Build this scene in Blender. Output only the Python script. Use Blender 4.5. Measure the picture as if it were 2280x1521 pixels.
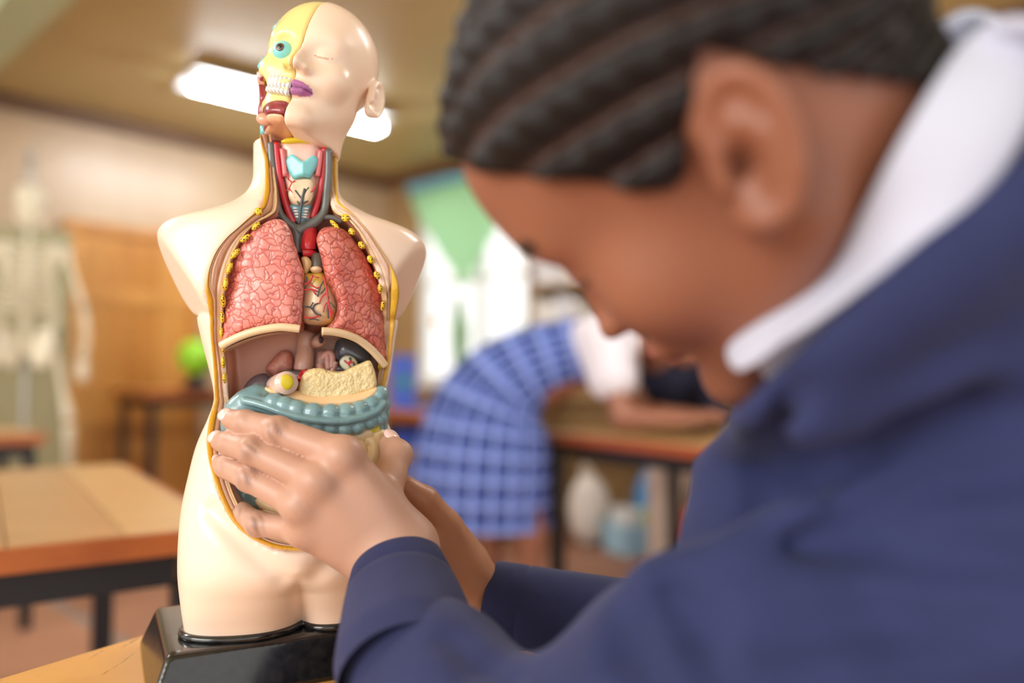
import bpy, bmesh, math, random
import numpy as np
from mathutils import Vector, Matrix

for o in list(bpy.data.objects):
    bpy.data.objects.remove(o, do_unlink=True)
random.seed(7); np.random.seed(7)
SC = bpy.context.scene
COL = SC.collection

# ---------------------------------------------------------------- camera
FPX = 2280 * 28.0 / 36.0            # focal length in pixels of the 2280x1521 frame
HC = 0.977                          # camera height (table top is at 0.75)
PITCH = math.radians(2.42)
cam_d = bpy.data.cameras.new('camera'); cam = bpy.data.objects.new('camera', cam_d); COL.objects.link(cam)
cam.location = (0, 0, HC); cam.rotation_euler = (math.pi / 2 + PITCH, 0, 0)
cam_d.lens = 28.0; cam_d.sensor_width = 36.0; cam_d.clip_start = 0.02
cam_d.dof.use_dof = True; cam_d.dof.focus_distance = 0.595; cam_d.dof.aperture_fstop = 1.7
SC.camera = cam

# ---------------------------------------------------------------- world, lights, exposure
wd = bpy.data.worlds.new('world'); SC.world = wd; wd.use_nodes = True
bg = wd.node_tree.nodes['Background']; bg.inputs[0].default_value = (1.0, 0.985, 0.96, 1); bg.inputs[1].default_value = 0.95
def area_light(name, loc, target, sx, sy, power, col=(1, 1, 1)):
    L = bpy.data.lights.new(name, 'AREA'); L.shape = 'RECTANGLE'; L.size = sx; L.size_y = sy; L.energy = power; L.color = col
    o = bpy.data.objects.new(name, L); COL.objects.link(o); o.location = loc
    o.rotation_euler = (Vector(target) - Vector(loc)).to_track_quat('-Z', 'Y').to_euler()
    return o
area_light('window_daylight', (-2.6, -1.9, 1.95), (-0.15, 0.65, 0.95), 2.4, 1.5, 62, (1.0, 0.98, 0.95))
SC.view_settings.view_transform = 'Standard'; SC.view_settings.look = 'None'
SC.view_settings.exposure = 0.65; SC.view_settings.gamma = 1.0; SC.view_settings.use_curve_mapping = False

# ---------------------------------------------------------------- helpers
def lin(c):
    c = np.asarray(c, float) / 255.0
    return np.where(c <= 0.04045, c / 12.92, ((c + 0.055) / 1.055) ** 2.4)
def W(px, py, d):
    """world point seen at pixel (px,py) at depth d along the camera axis"""
    yc = -(np.asarray(py, float) - 760.5) / FPX; xc = (np.asarray(px, float) - 1140) / FPX
    c, s = math.cos(PITCH), math.sin(PITCH)
    p = np.stack(np.broadcast_arrays(xc * d, (c - s * yc) * d, (s + c * yc) * d + HC), -1)
    return p
# the frame of the anatomical torso model: x to its left hand side in the picture's right, y to its back, z up
TO = np.array([-0.1725, 0.640, 0.75]); TYAW = math.radians(11)
TX = np.array([math.cos(TYAW), math.sin(TYAW), 0]); TY = np.array([-math.sin(TYAW), math.cos(TYAW), 0])
def T(px, py, yl=0.0):
    """torso-local point on the local plane y = yl met by the sight line of a pixel"""
    yc = -(np.asarray(py, float) - 760.5) / FPX; xc = (np.asarray(px, float) - 1140) / FPX
    c, s = math.cos(PITCH), math.sin(PITCH)
    r = np.stack(np.broadcast_arrays(xc, c - s * yc, s + c * yc), -1)
    C0 = np.array([0, 0, HC]) - TO
    t = (np.asarray(yl) - C0 @ TY) / (r @ TY)
    P = C0 + r * t[..., None]
    return np.stack([P @ TX, P @ TY, P[..., 2]], -1)

def new_obj(name, me, parent=None, mat=None):
    o = bpy.data.objects.new(name, me); COL.objects.link(o)
    if parent is not None: o.parent = parent
    if mat is not None and me is not None:
        me.materials.append(mat)
    return o
def empty(name, loc=(0, 0, 0), rz=0.0, label=None, cat=None, group=None, parent=None):
    o = bpy.data.objects.new(name, None); COL.objects.link(o); o.location = loc; o.rotation_euler = (0, 0, rz)
    o.empty_display_size = 0.05
    if parent is not None: o.parent = parent
    tag(o, label, cat, group)
    return o
def tag(o, label=None, cat=None, group=None, kind=None):
    if label: o['label'] = label
    if cat: o['category'] = cat
    if group: o['group'] = group
    if kind: o['kind'] = kind
    return o
def mesh_np(name, V, F, smooth=True, cols=None, uvs=None):
    """V (n,3); F (m,k) array of equal-sized faces or list of arrays"""
    me = bpy.data.meshes.new(name)
    Fs = F if isinstance(F, list) else [F]
    Fs = [np.asarray(f, np.int32) for f in Fs if len(f)]
    me.vertices.add(len(V)); me.vertices.foreach_set('co', np.asarray(V, np.float32).ravel())
    loops = np.concatenate([f.ravel() for f in Fs]); me.loops.add(len(loops)); me.loops.foreach_set('vertex_index', loops)
    sizes = np.concatenate([np.full(len(f), f.shape[1], np.int32) for f in Fs])
    starts = np.concatenate([[0], np.cumsum(sizes)[:-1]]).astype(np.int32)
    me.polygons.add(len(sizes)); me.polygons.foreach_set('loop_start', starts); me.polygons.foreach_set('loop_total', sizes)
    me.update(calc_edges=True)
    me.polygons.foreach_set('use_smooth', np.full(len(sizes), smooth))
    if cols is not None:
        a = me.color_attributes.new('col', 'FLOAT_COLOR', 'POINT')
        c = np.ones((len(V), 4), np.float32); c[:, :3] = cols; a.data.foreach_set('color', c.ravel())
    if uvs is not None:
        u = me.uv_layers.new(name='uv'); u.data.foreach_set('uv', np.asarray(uvs, np.float32)[loops].ravel())
    me.validate(clean_customdata=False)
    return me
def join_np(parts):
    V = []; F = {}; n = 0; C = []; U = []
    for p in parts:
        v, f = p[0], p[1]
        for ff in (f if isinstance(f, list) else [f]):
            ff = np.asarray(ff)
            if len(ff): F.setdefault(ff.shape[1], []).append(ff + n)
        V.append(v); n += len(v)
    return np.concatenate(V), [np.concatenate(x) for x in F.values()]

# ---- implicit modelling: distance fields meshed with surface nets
def smin(a, b, k):
    h = np.clip(0.5 + 0.5 * (b - a) / k, 0, 1)
    return b + (a - b) * h - k * h * (1 - h)
def smax(a, b, k): return -smin(-a, -b, k)
def sph(P, c, r): return np.sqrt(((P - np.asarray(c)) ** 2).sum(1)) - r
def ell(P, c, r, R=None):
    q = P - np.asarray(c)
    if R is not None: q = q @ R            # columns of R = ellipsoid axes
    r = np.asarray(r)
    k0 = np.sqrt(((q / r) ** 2).sum(1)); k1 = np.sqrt(((q / r ** 2) ** 2).sum(1)) + 1e-9
    return k0 * (k0 - 1.0) / k1
def rcone(P, a, b, ra, rb):
    a = np.asarray(a, float); b = np.asarray(b, float); ab = b - a
    q = P - a
    t = np.clip((q @ ab) / (ab @ ab + 1e-12), 0, 1)
    return np.sqrt(((q - t[:, None] * ab) ** 2).sum(1)) - (ra + (rb - ra) * t)
def chain(P, pts, rad, k=0.0):
    d = None
    for i in range(len(pts) - 1):
        e = rcone(P, pts[i], pts[i + 1], rad[i], rad[i + 1])
        d = e if d is None else (smin(d, e, k) if k > 0 else np.minimum(d, e))
    return d
def box(P, c, h, r=0.0, R=None):
    q = P - np.asarray(c)
    if R is not None: q = q @ R
    q = np.abs(q) - (np.asarray(h) - r)
    return np.sqrt((np.maximum(q, 0) ** 2).sum(1)) + np.minimum(q.max(1), 0) - r
def wobble(P, f, seed=0):
    s = seed * 1.7
    return (np.sin(P[:, 0] * f + 1.3 * np.sin(P[:, 1] * f * .7 + s) + s) + np.sin(P[:, 1] * f * 1.13 + 1.1 * np.sin(P[:, 2] * f * .8 + 2 * s) + 2.1)
            + np.sin(P[:, 2] * f * .93 + 1.2 * np.sin(P[:, 0] * f * .6 + s) + 4.2)) / 3.0
def nets(f, lo, hi, h, relax=1):
    """surface nets with one coarse-to-fine pass"""
    lo = np.asarray(lo, float); hi = np.asarray(hi, float); K = 4
    n = (np.ceil((hi - lo) / h / K).astype(int) + 1) * K
    nc = n // K
    ax = [lo[i] + (np.arange(nc[i]) * K + (K - 1) / 2.0) * h for i in range(3)]
    G = np.stack(np.meshgrid(*ax, indexing='ij'), -1).reshape(-1, 3)
    Fc = f(G).reshape(nc)
    Fv = Fc.repeat(K, 0).repeat(K, 1).repeat(K, 2).astype(np.float32)
    near = (np.abs(Fc) < K * h * 2.4)
    idx = np.argwhere(near.repeat(K, 0).repeat(K, 1).repeat(K, 2))
    for s in range(0, len(idx), 1500000):
        I = idx[s:s + 1500000]
        Fv[I[:, 0], I[:, 1], I[:, 2]] = f(lo + I * h)
    S = Fv < 0
    c = np.zeros(tuple(n - 1), np.uint8)
    for dx in (0, 1):
        for dy in (0, 1):
            for dz in (0, 1):
                c += S[dx:n[0] - 1 + dx, dy:n[1] - 1 + dy, dz:n[2] - 1 + dz]
    act = np.argwhere((c > 0) & (c < 8))
    if len(act) == 0: return np.zeros((0, 3)), np.zeros((0, 4), int)
    vid = np.full(tuple(n - 1), -1, np.int64); vid[act[:, 0], act[:, 1], act[:, 2]] = np.arange(len(act))
    pos = np.zeros((len(act), 3)); cnt = np.zeros(len(act))
    crn = [np.array([i, j, k]) for i in (0, 1) for j in (0, 1) for k in (0, 1)]
    val = [Fv[act[:, 0] + q[0], act[:, 1] + q[1], act[:, 2] + q[2]] for q in crn]
    for i in range(8):
        for j in range(i + 1, 8):
            if np.abs(crn[i] - crn[j]).sum() != 1: continue
            m = (val[i] < 0) != (val[j] < 0)
            t = val[i][m] / (val[i][m] - val[j][m])
            pos[m] += crn[i] + t[:, None] * (crn[j] - crn[i]); cnt[m] += 1
    V = lo + (act + pos / cnt[:, None]) * h
    Q = []
    for a in range(3):
        b, d = (a + 1) % 3, (a + 2) % 3
        s0 = [slice(None)] * 3; s1 = [slice(None)] * 3
        s0[a] = slice(0, n[a] - 1); s1[a] = slice(1, n[a])
        A = S[tuple(s0)]; B = S[tuple(s1)]
        e = np.argwhere(A != B)
        e = e[(e[:, b] > 0) & (e[:, d] > 0) & (e[:, b] < n[b] - 1) & (e[:, d] < n[d] - 1)]
        ins = A[e[:, 0], e[:, 1], e[:, 2]]
        q = []
        for ob, od in ((0, 0), (-1, 0), (-1, -1), (0, -1)):
            g = e.copy(); g[:, b] += ob; g[:, d] += od
            q.append(vid[g[:, 0], g[:, 1], g[:, 2]])
        q = np.stack(q, 1)
        q[~ins] = q[~ins][:, ::-1]
        Q.append(q[(q >= 0).all(1)])
    Q = np.concatenate(Q)
    for _ in range(relax):
        acc = np.zeros_like(V); ct = np.zeros(len(V))
        for i in range(4):
            np.add.at(acc, Q[:, i], V[Q[:, (i + 1) % 4]] + V[Q[:, (i - 1) % 4]]); np.add.at(ct, Q[:, i], 2)
        V = 0.5 * V + 0.5 * acc / np.maximum(ct, 1)[:, None]
    return V, Q
def sdf_obj(name, f, lo, hi, h, mat, parent=None, colfn=None, relax=1):
    V, Q = nets(f, lo, hi, h, relax)
    me = mesh_np(name, V, Q, True, None if colfn is None else colfn(V))
    return new_obj(name, me, parent, mat)

# ---- curves
def crom(P, n=8, closed=True):
    P = np.asarray(P, float); N = len(P); out = []
    for i in range(N if closed else N - 1):
        if closed: p0, p1, p2, p3 = P[(i - 1) % N], P[i], P[(i + 1) % N], P[(i + 2) % N]
        else: p0, p1, p2, p3 = P[max(i - 1, 0)], P[i], P[i + 1], P[min(i + 2, N - 1)]
        for t in np.arange(n) / n:
            out.append(.5 * ((2 * p1) + (-p0 + p2) * t + (2 * p0 - 5 * p1 + 4 * p2 - p3) * t * t + (-p0 + 3 * p1 - 3 * p2 + p3) * t ** 3))
    if not closed: out.append(P[-1])
    return np.array(out)
def resample(P, n):
    L = np.concatenate([[0], np.cumsum(np.sqrt((np.diff(P, axis=0) ** 2).sum(1)))])
    s = np.linspace(0, L[-1], n)
    return np.stack([np.interp(s, L, P[:, k]) for k in range(P.shape[1])], 1)
class Poly2:
    """signed distance to a closed outline in the (x,z) plane, sampled on a grid"""
    def __init__(self, P, lo, hi, h):
        self.lo = np.asarray(lo); self.h = h
        nx, nz = [int(math.ceil((hi[k] - lo[k]) / h)) + 2 for k in (0, 1)]
        X, Z = np.meshgrid(lo[0] + np.arange(nx) * h, lo[1] + np.arange(nz) * h, indexing='ij')
        x = X.ravel(); z = Z.ravel(); d2 = np.full(len(x), 1e9); ins = np.zeros(len(x), bool); near = np.zeros(len(x), int)
        B = np.roll(P, -1, 0)
        for i, (a, b) in enumerate(zip(P, B)):
            ab = b - a
            t = np.clip(((x - a[0]) * ab[0] + (z - a[1]) * ab[1]) / (ab @ ab + 1e-14), 0, 1)
            e = (x - a[0] - t * ab[0]) ** 2 + (z - a[1] - t * ab[1]) ** 2
            m = e < d2; d2[m] = e[m]; near[m] = i
            if abs(ab[1]) > 1e-12:
                cr = ((a[1] > z) != (b[1] > z)) & (x < (b[0] - a[0]) * (z - a[1]) / ab[1] + a[0])
                ins ^= cr
        d = np.sqrt(d2); d[ins] *= -1
        self.D = d.reshape(nx, nz); self.N = near.reshape(nx, nz)
    def _ix(self, x, z):
        i = np.clip((x - self.lo[0]) / self.h, 0, self.D.shape[0] - 1.001); k = np.clip((z - self.lo[1]) / self.h, 0, self.D.shape[1] - 1.001)
        return i, k
    def lut(self, A, x, z):
        i, k = self._ix(x, z); a = i.astype(int); b = k.astype(int); u = i - a; v = k - b
        return A[a, b] * (1 - u) * (1 - v) + A[a + 1, b] * u * (1 - v) + A[a, b + 1] * (1 - u) * v + A[a + 1, b + 1] * u * v
    def __call__(self, x, z): return self.lut(self.D, x, z)
def pillow(name, poly, ymid, half, R, h, mat, parent, yfn=None, disp=None, colfn=None, n=6, relax=1, grow=0.0):
    """a body of real thickness: outline poly (k,2) in local (x,z), middle plane ymid(+yfn), half thickness, edge radius R"""
    P = crom(poly, n) if n > 1 else np.asarray(poly)
    lo = P.min(0) - 3 * h - .004; hi = P.max(0) + 3 * h + .004
    pl = Poly2(P, lo, hi, h)
    def f(Q):
        d = pl(Q[:, 0], Q[:, 2])
        y = Q[:, 1] - ymid - (0 if yfn is None else yfn(Q))
        qx = d - grow + R; qy = np.abs(y) - half + R
        v = np.sqrt(np.maximum(qx, 0) ** 2 + np.maximum(qy, 0) ** 2) + np.minimum(np.maximum(qx, qy), 0) - R
        return v if disp is None else v + disp(Q)
    mg = .0 if yfn is None else .03
    return sdf_obj(name, f, (lo[0], ymid - half - mg - .004, lo[1]), (hi[0], ymid + half + mg + .004, hi[1]), h, mat, parent, colfn, relax)
def tube_np(pts, rad, seg=10, smooth_n=4, caps=True, flat=None):
    """swept tube; flat=(nx,ny,nz,k): squash along that direction"""
    A = np.column_stack([np.asarray(pts, float), np.broadcast_to(rad, (len(pts),))])
    A = crom(A, smooth_n, False) if smooth_n > 1 and len(A) > 2 else A
    P = A[:, :3]; r = A[:, 3]
    t = np.gradient(P, axis=0); t /= np.linalg.norm(t, axis=1)[:, None] + 1e-12
    up = np.array([0, 0, 1.0]) if abs(t[0, 2]) < .9 else np.array([0, 1.0, 0])
    u = np.cross(t[0], up); u /= np.linalg.norm(u)
    V = []
    for i in range(len(P)):
        u = u - t[i] * (u @ t[i]); u /= np.linalg.norm(u); w = np.cross(t[i], u)
        a = np.arange(seg) / seg * 2 * np.pi
        ring = (np.cos(a)[:, None] * u + np.sin(a)[:, None] * w) * r[i]
        if flat is not None:
            nn = np.asarray(flat[:3]); ring = ring - (ring @ nn)[:, None] * nn * (1 - flat[3])
        V.append(P[i] + ring)
    V = np.concatenate(V); m = len(P); F = []
    i = np.arange(m - 1)[:, None] * seg; j = np.arange(seg)[None]; j2 = (j + 1) % seg
    Q = np.stack([i + j, i + j2, i + seg + j2, i + seg + j], -1).reshape(-1, 4)
    fs = [Q]
    if caps: fs.append(np.array([np.arange(seg)[::-1], np.arange(seg) + (m - 1) * seg]))
    return V, fs
def tube(name, pts, rad, mat, parent=None, seg=10, smooth_n=4, flat=None):
    V, F = tube_np(pts, rad, seg, smooth_n, True, flat)
    return new_obj(name, mesh_np(name, V, F), parent, mat)
def box_np(c, h, R=None):
    s = np.array([[x, y, z] for x in (-1, 1) for y in (-1, 1) for z in (-1, 1)], float) * np.asarray(h)
    if R is not None: s = s @ np.asarray(R).T
    F = np.array([[0, 1, 3, 2], [4, 6, 7, 5], [0, 4, 5, 1], [2, 3, 7, 6], [0, 2, 6, 4], [1, 5, 7, 3]])
    return s + np.asarray(c), F
def rotz(a):
    c, s = math.cos(a), math.sin(a)
    return np.array([[c, -s, 0], [s, c, 0], [0, 0, 1.0]])
def boxo(name, c, h, mat, parent=None, R=None, bevel=0.0):
    V, F = box_np(c, h, R); me = mesh_np(name, V, F, False)
    if bevel > 0:
        bm = bmesh.new(); bm.from_mesh(me); bmesh.ops.bevel(bm, geom=bm.edges[:], offset=bevel, segments=2, affect='EDGES', profile=.6); bm.to_mesh(me); bm.free()
    return new_obj(name, me, parent, mat)
def ball(name, c, r, mat, parent=None, seg=16, R=None):
    r = np.broadcast_to(r, (3,)).astype(float)
    bm = bmesh.new(); bmesh.ops.create_uvsphere(bm, u_segments=seg, v_segments=max(6, seg // 2), radius=1)
    me = bpy.data.meshes.new(name)
    for v in bm.verts:
        q = np.array(v.co) * r
        if R is not None: q = np.asarray(R) @ q
        v.co = Vector(q + np.asarray(c))
    for f in bm.faces: f.smooth = True
    bm.to_mesh(me); bm.free()
    return new_obj(name, me, parent, mat)

# ---- materials
def mat(name, col=(128, 128, 128), rough=.5, spec=.5, attr=False, bump=None, noise=None, coat=0.0, metal=0.0, sss=0.0, emit=None, sheen=0.0, trans=0.0, bump2=None):
    m = bpy.data.materials.new(name); m.use_nodes = True
    nt = m.node_tree; N = nt.nodes; L = nt.links; b = N['Principled BSDF']
    c = tuple(lin(col)) + (1,)
    b.inputs['Base Color'].default_value = c; b.inputs['Roughness'].default_value = rough
    b.inputs['Specular IOR Level'].default_value = spec; b.inputs['Metallic'].default_value = metal
    b.inputs['Coat Weight'].default_value = coat; b.inputs['Coat Roughness'].default_value = .12
    b.inputs['Sheen Weight'].default_value = sheen; b.inputs['Transmission Weight'].default_value = trans
    if sss > 0:
        b.inputs['Subsurface Weight'].default_value = sss; b.inputs['Subsurface Radius'].default_value = (1, .35, .2); b.inputs['Subsurface Scale'].default_value = .006
    if emit is not None:
        b.inputs['Emission Color'].default_value = tuple(lin(emit[:3])) + (1,); b.inputs['Emission Strength'].default_value = emit[3]
    src = None
    if attr:
        a = N.new('ShaderNodeAttribute'); a.attribute_name = 'col'; src = a.outputs['Color']
    tc = N.new('ShaderNodeTexCoord')
    if noise is not None:                    # (scale, rgb of the second tone, amount[, stretch xyz])
        mp = N.new('ShaderNodeMapping'); L.new(tc.outputs['Object'], mp.inputs[0])
        if len(noise) > 3: mp.inputs['Scale'].default_value = noise[3]
        t = N.new('ShaderNodeTexNoise'); t.inputs['Scale'].default_value = noise[0]; t.inputs['Detail'].default_value = 4; L.new(mp.outputs[0], t.inputs['Vector'])
        r = N.new('ShaderNodeMapRange'); r.inputs[1].default_value = .35; r.inputs[2].default_value = .7; r.inputs[4].default_value = noise[2]; L.new(t.outputs[0], r.inputs[0])
        x = N.new('ShaderNodeMix'); x.data_type = 'RGBA'; L.new(r.outputs[0], x.inputs[0])
        if src is not None: L.new(src, x.inputs[6])
        else: x.inputs[6].default_value = c
        x.inputs[7].default_value = tuple(lin(noise[1])) + (1,); src = x.outputs[2]
    if src is not None: L.new(src, b.inputs['Base Color'])
    prev = None
    for bp in (bump, bump2):
        if bp is None: continue               # (kind, scale, strength, distance[, stretch])
        mp = N.new('ShaderNodeMapping'); L.new(tc.outputs['Object'], mp.inputs[0])
        if len(bp) > 4: mp.inputs['Scale'].default_value = bp[4]
        if bp[0] == 'noise':
            t = N.new('ShaderNodeTexNoise'); t.inputs['Scale'].default_value = bp[1]; t.inputs['Detail'].default_value = 3; o = t.outputs[0]
        else:
            t = N.new('ShaderNodeTexVoronoi'); t.inputs['Scale'].default_value = bp[1]; o = t.outputs[0]
        L.new(mp.outputs[0], t.inputs['Vector'])
        bn = N.new('ShaderNodeBump'); bn.inputs['Strength'].default_value = bp[2]; bn.inputs['Distance'].default_value = bp[3]; L.new(o, bn.inputs['Height'])
        if prev is not None: L.new(prev, bn.inputs['Normal'])
        prev = bn.outputs[0]
    if prev is not None: L.new(prev, b.inputs['Normal'])
    return m
SC.cycles.use_denoising = True
# ================================================================ the room
RA = np.array([.6845, .729, 0]); RB = np.array([-.729, .6845, 0]); RC = np.array([-1.10, 6.97, 0])
def RM(s, t, z=0.0):
    """room point: s metres from the back (window) wall, t metres from the left wall"""
    return RC - RA * s - RB * t + np.array([0, 0, z])
RROT = np.column_stack([-RA, -RB, [0, 0, 1.0]])     # room axes s,t,z as columns
def rbox(name, s, t, z, m, parent=None, bevel=0.0):
    c = RM((s[0] + s[1]) / 2, (t[0] + t[1]) / 2, (z[0] + z[1]) / 2)
    return boxo(name, c, ((s[1] - s[0]) / 2, (t[1] - t[0]) / 2, (z[1] - z[0]) / 2), m, parent, RROT, bevel)
def struct(o, label=None):
    o['kind'] = 'structure'
    if label: o['label'] = label
    return o
m_ceil = mat('ceiling_paint', (204, 184, 132), .42, .5, noise=(1.5, (190, 170, 116), .5))
m_wall = mat('wall_panel_lacquer', (190, 164, 132), .34, .6, noise=(3.0, (170, 140, 106), .6, (1, 1, .15)))
m_wallb = mat('wall_panel_dark', (168, 136, 92), .4, .5, noise=(3.0, (150, 118, 76), .6, (1, 1, .15)))
m_corn = mat('cornice_wood', (104, 70, 44), .4)
m_grout = mat('floor_joint', (150, 142, 138), .6)
m_tile = [mat('floor_panel_a', (178, 128, 100), .5, noise=(6, (160, 112, 86), .6)), mat('floor_panel_b', (170, 122, 96), .5, noise=(6, (154, 108, 84), .6))]
m_white = mat('white_paint', (236, 236, 232), .4)
m_black = mat('black_metal', (22, 21, 24), .4)
m_doorw = [mat('door_plank_%d' % i, c, .36, .5, noise=(5, d, .7, (1, 1, .12))) for i, (c, d) in enumerate([((206, 146, 70), (176, 114, 48)), ((196, 134, 60), (160, 100, 40)), ((214, 156, 80), (184, 124, 56))])]
m_top = [mat('table_plank_%d' % i, c, .3, .5, noise=(9, d, .7, (.12, 1, 1))) for i, (c, d) in enumerate([((214, 176, 118), (186, 142, 84)), ((202, 160, 104), (176, 130, 76)), ((222, 188, 132), (196, 152, 94)), ((194, 152, 100), (168, 124, 72))])]
m_edge = mat('table_edge_wood', (178, 98, 44), .35, noise=(14, (140, 70, 28), .7, (.2, 1, 1)))

floor = struct(rbox('floor', (-.1, 7.2), (-.1, 7.6), (-.12, -.006), m_grout), 'terracotta coloured floor with pale grey joints')
js = [3.145 + 1.22 * k for k in range(-3, 4)]; jt = [-.1, 1.2, 2.6, 4.0, 5.4, 7.6]
for i in range(len(js) - 1):
    for j in range(len(jt) - 1):
        rbox('floor_panel', (js[i] + .022, js[i + 1] - .022), (jt[j] + .004, jt[j + 1] - .004), (-.012, 0), m_tile[(i + j) % 2], floor)
struct(rbox('ceiling', (-.1, 7.2), (-.1, 7.6), (2.7, 2.8), m_ceil), 'tan painted ceiling')
struct(rbox('wall_left', (-.1, 7.2), (-.1, 0), (0, 2.7), m_wall), 'glossy wood panelled wall behind the skeleton')
WT0, WT1, WZ0, WZ1 = .42, 1.84, .92, 2.52      # window opening in the back wall
def frame_wall(name, m):
    ps = [((-.1, 0), (-.1, WT0), (0, 2.7)), ((-.1, 0), (WT1, 7.6), (0, 2.7)), ((-.1, 0), (WT0, WT1), (0, WZ0)), ((-.1, 0), (WT0, WT1), (WZ1, 2.7))]
    V, F = join_np([box_np(RM(sum(s) / 2, sum(t) / 2, sum(z) / 2), ((s[1] - s[0]) / 2, (t[1] - t[0]) / 2, (z[1] - z[0]) / 2), RROT) for s, t, z in ps])
    return new_obj(name, mesh_np(name, V, F, False), None, m)
struct(frame_wall('wall_back', m_wallb), 'brown panelled wall with the bright window')
struct(rbox('trim_1', (0, 7.2), (0, .05), (2.61, 2.7), m_corn), 'dark brown cornice along the left wall')
struct(rbox('trim_2', (0, .05), (.05, 7.6), (2.61, 2.7), m_corn), 'dark brown cornice along the window wall')
# window: frame, mullions and glass
win = empty('window_1', RM(-.05, (WT0 + WT1) / 2, WZ0)); win['kind'] = 'structure'; win['label'] = 'bright window with white frame'
def wpart(name, s, t, z, m):
    o = rbox(name, s, t, z, m); o.parent = win; o.matrix_parent_inverse = Matrix.Translation(win.location).inverted(); return o
m_glass = mat('window_glass', (255, 255, 255), .02, .5)
_n = m_glass.node_tree.nodes; _tb = _n.new('ShaderNodeBsdfTransparent'); _gb = _n.new('ShaderNodeBsdfGlossy'); _gb.inputs['Roughness'].default_value = .03; _mx = _n.new('ShaderNodeMixShader'); _mx.inputs[0].default_value = .06
_l = m_glass.node_tree.links; _l.new(_tb.outputs[0], _mx.inputs[1]); _l.new(_gb.outputs[0], _mx.inputs[2]); _l.new(_mx.outputs[0], _n['Material Output'].inputs[0])
for t in ((WT0, WT0 + .05), (WT1 - .05, WT1)): wpart('window_frame', (-.08, -.02), t, (WZ0, WZ1), m_white)
for z in ((WZ0, WZ0 + .05), (WZ1 - .05, WZ1)): wpart('window_frame', (-.08, -.02), (WT0 + .05, WT1 - .05), z, m_white)
wm = (WT0 + WT1) / 2
wpart('mullion', (-.075, -.025), (wm - .025, wm + .025), (WZ0 + .05, WZ1 - .05), m_white)
wpart('transom', (-.07, -.03), (WT0 + .05, wm - .025), (1.72, 1.76), m_white); wpart('transom', (-.07, -.03), (wm + .025, WT1 - .05), (1.72, 1.76), m_white)
for t in ((WT0 + .05, wm - .025), (wm + .025, WT1 - .05)):
    for z in ((WZ0 + .05, 1.72), (1.76, WZ1 - .05)): wpart('pane', (-.053, -.047), t, z, m_glass)
wpart('window_sill', (-.1, .1), (WT0 - .03, WT1 + .03), (WZ0 - .04, WZ0), m_white)
# ceiling beam, painted pale green
struct(rbox('trim_3', (3.22, 3.42), (0, 7.6), (2.52, 2.7), mat('beam_paint', (188, 202, 164), .4)), 'pale green painted ceiling beam')
# plank door in the left wall
door = empty('door_1', RM(2.0, 0, 0)); door['kind'] = 'structure'; door['label'] = 'orange varnished plank door beside the skeleton'
def dpart(name, s, t, z, m):
    o = rbox(name, s, t, z, m, None, .002); o.parent = door; o.matrix_parent_inverse = Matrix.Translation(door.location).inverted(); return o
d0, d1, dz = 1.72, 2.62, 1.97
n = 7
for i in range(n):
    a = d0 + .06 + (d1 - d0 - .12) * i / n
    dpart('plank', (a + .003, a + (d1 - d0 - .12) / n - .003), (0, .045 + .004 * (i % 2)), (.02, dz - .07), m_doorw[(i * 2 + i // 3) % 3])
dpart('door_jamb', (d0, d0 + .06), (0, .07), (0, dz), m_doorw[1]); dpart('door_jamb', (d1 - .06, d1), (0, .07), (0, dz), m_doorw[1])
dpart('lintel', (d0, d1), (0, .075), (dz - .07, dz), m_doorw[1])
for z in (.45, 1.45): dpart('ledge', (d0 + .06, d1 - .06), (.045, .06), (z, z + .1), m_doorw[2])
# fluorescent ceiling lamp, plus added copies of it out of view
m_tube = mat('lamp_tube', (255, 255, 255), .4, emit=(250, 252, 255, 60))
A0_ = W(425, 190, 4.52); B0_ = W(845, 290, 5.34); dr = (B0_ - A0_); dr[2] = 0; Lh = np.linalg.norm(dr) / 2; dr = dr / np.linalg.norm(dr)
def batten(mid, label):
    mid = np.array([mid[0], mid[1], 2.62]); lamp = empty('ceiling_lamp', (mid[0], mid[1], 2.7), 0, label, 'ceiling lamp', 'fluorescent ceiling lamps')
    pr = np.array([-dr[1], dr[0], 0]); LR = np.column_stack([dr, pr, [0, 0, 1.0]]); A = -dr * Lh + [0, 0, -.08]; B = dr * Lh + [0, 0, -.08]
    boxo('housing', (0, 0, -.022), (Lh + .02, .05, .022), m_white, lamp, LR, .004)
    for s in (-1, 1):
        V, F = box_np((0, 0, 0), (Lh + .02, .075, .003)); tl = s * .25
        V = V @ np.array([[1, 0, 0], [0, math.cos(tl), -math.sin(tl)], [0, math.sin(tl), math.cos(tl)]]) + [0, s * .12, -.028]
        new_obj('reflector', mesh_np('reflector', V @ LR.T, F, False), lamp, m_white)
        tube('fluorescent_tube', [A + pr * s * .035, B + pr * s * .035], .014, m_tube, lamp, 12, 1)
        for e in (A, B): boxo('lamp_holder', e + pr * s * .035 + [0, 0, .012], (.012, .016, .026), m_white, lamp, LR)
batten((A0_ + B0_) / 2, 'white fluorescent batten lamp glowing on the ceiling behind the model head')
batten(RM(4.9, 2.7), 'added unseen batten lamp on the ceiling left of the viewer'); batten(RM(1.9, 5.3), 'added unseen batten lamp on the ceiling above the far desk')  # both added outside the view to brighten the dim back of the room
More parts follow.
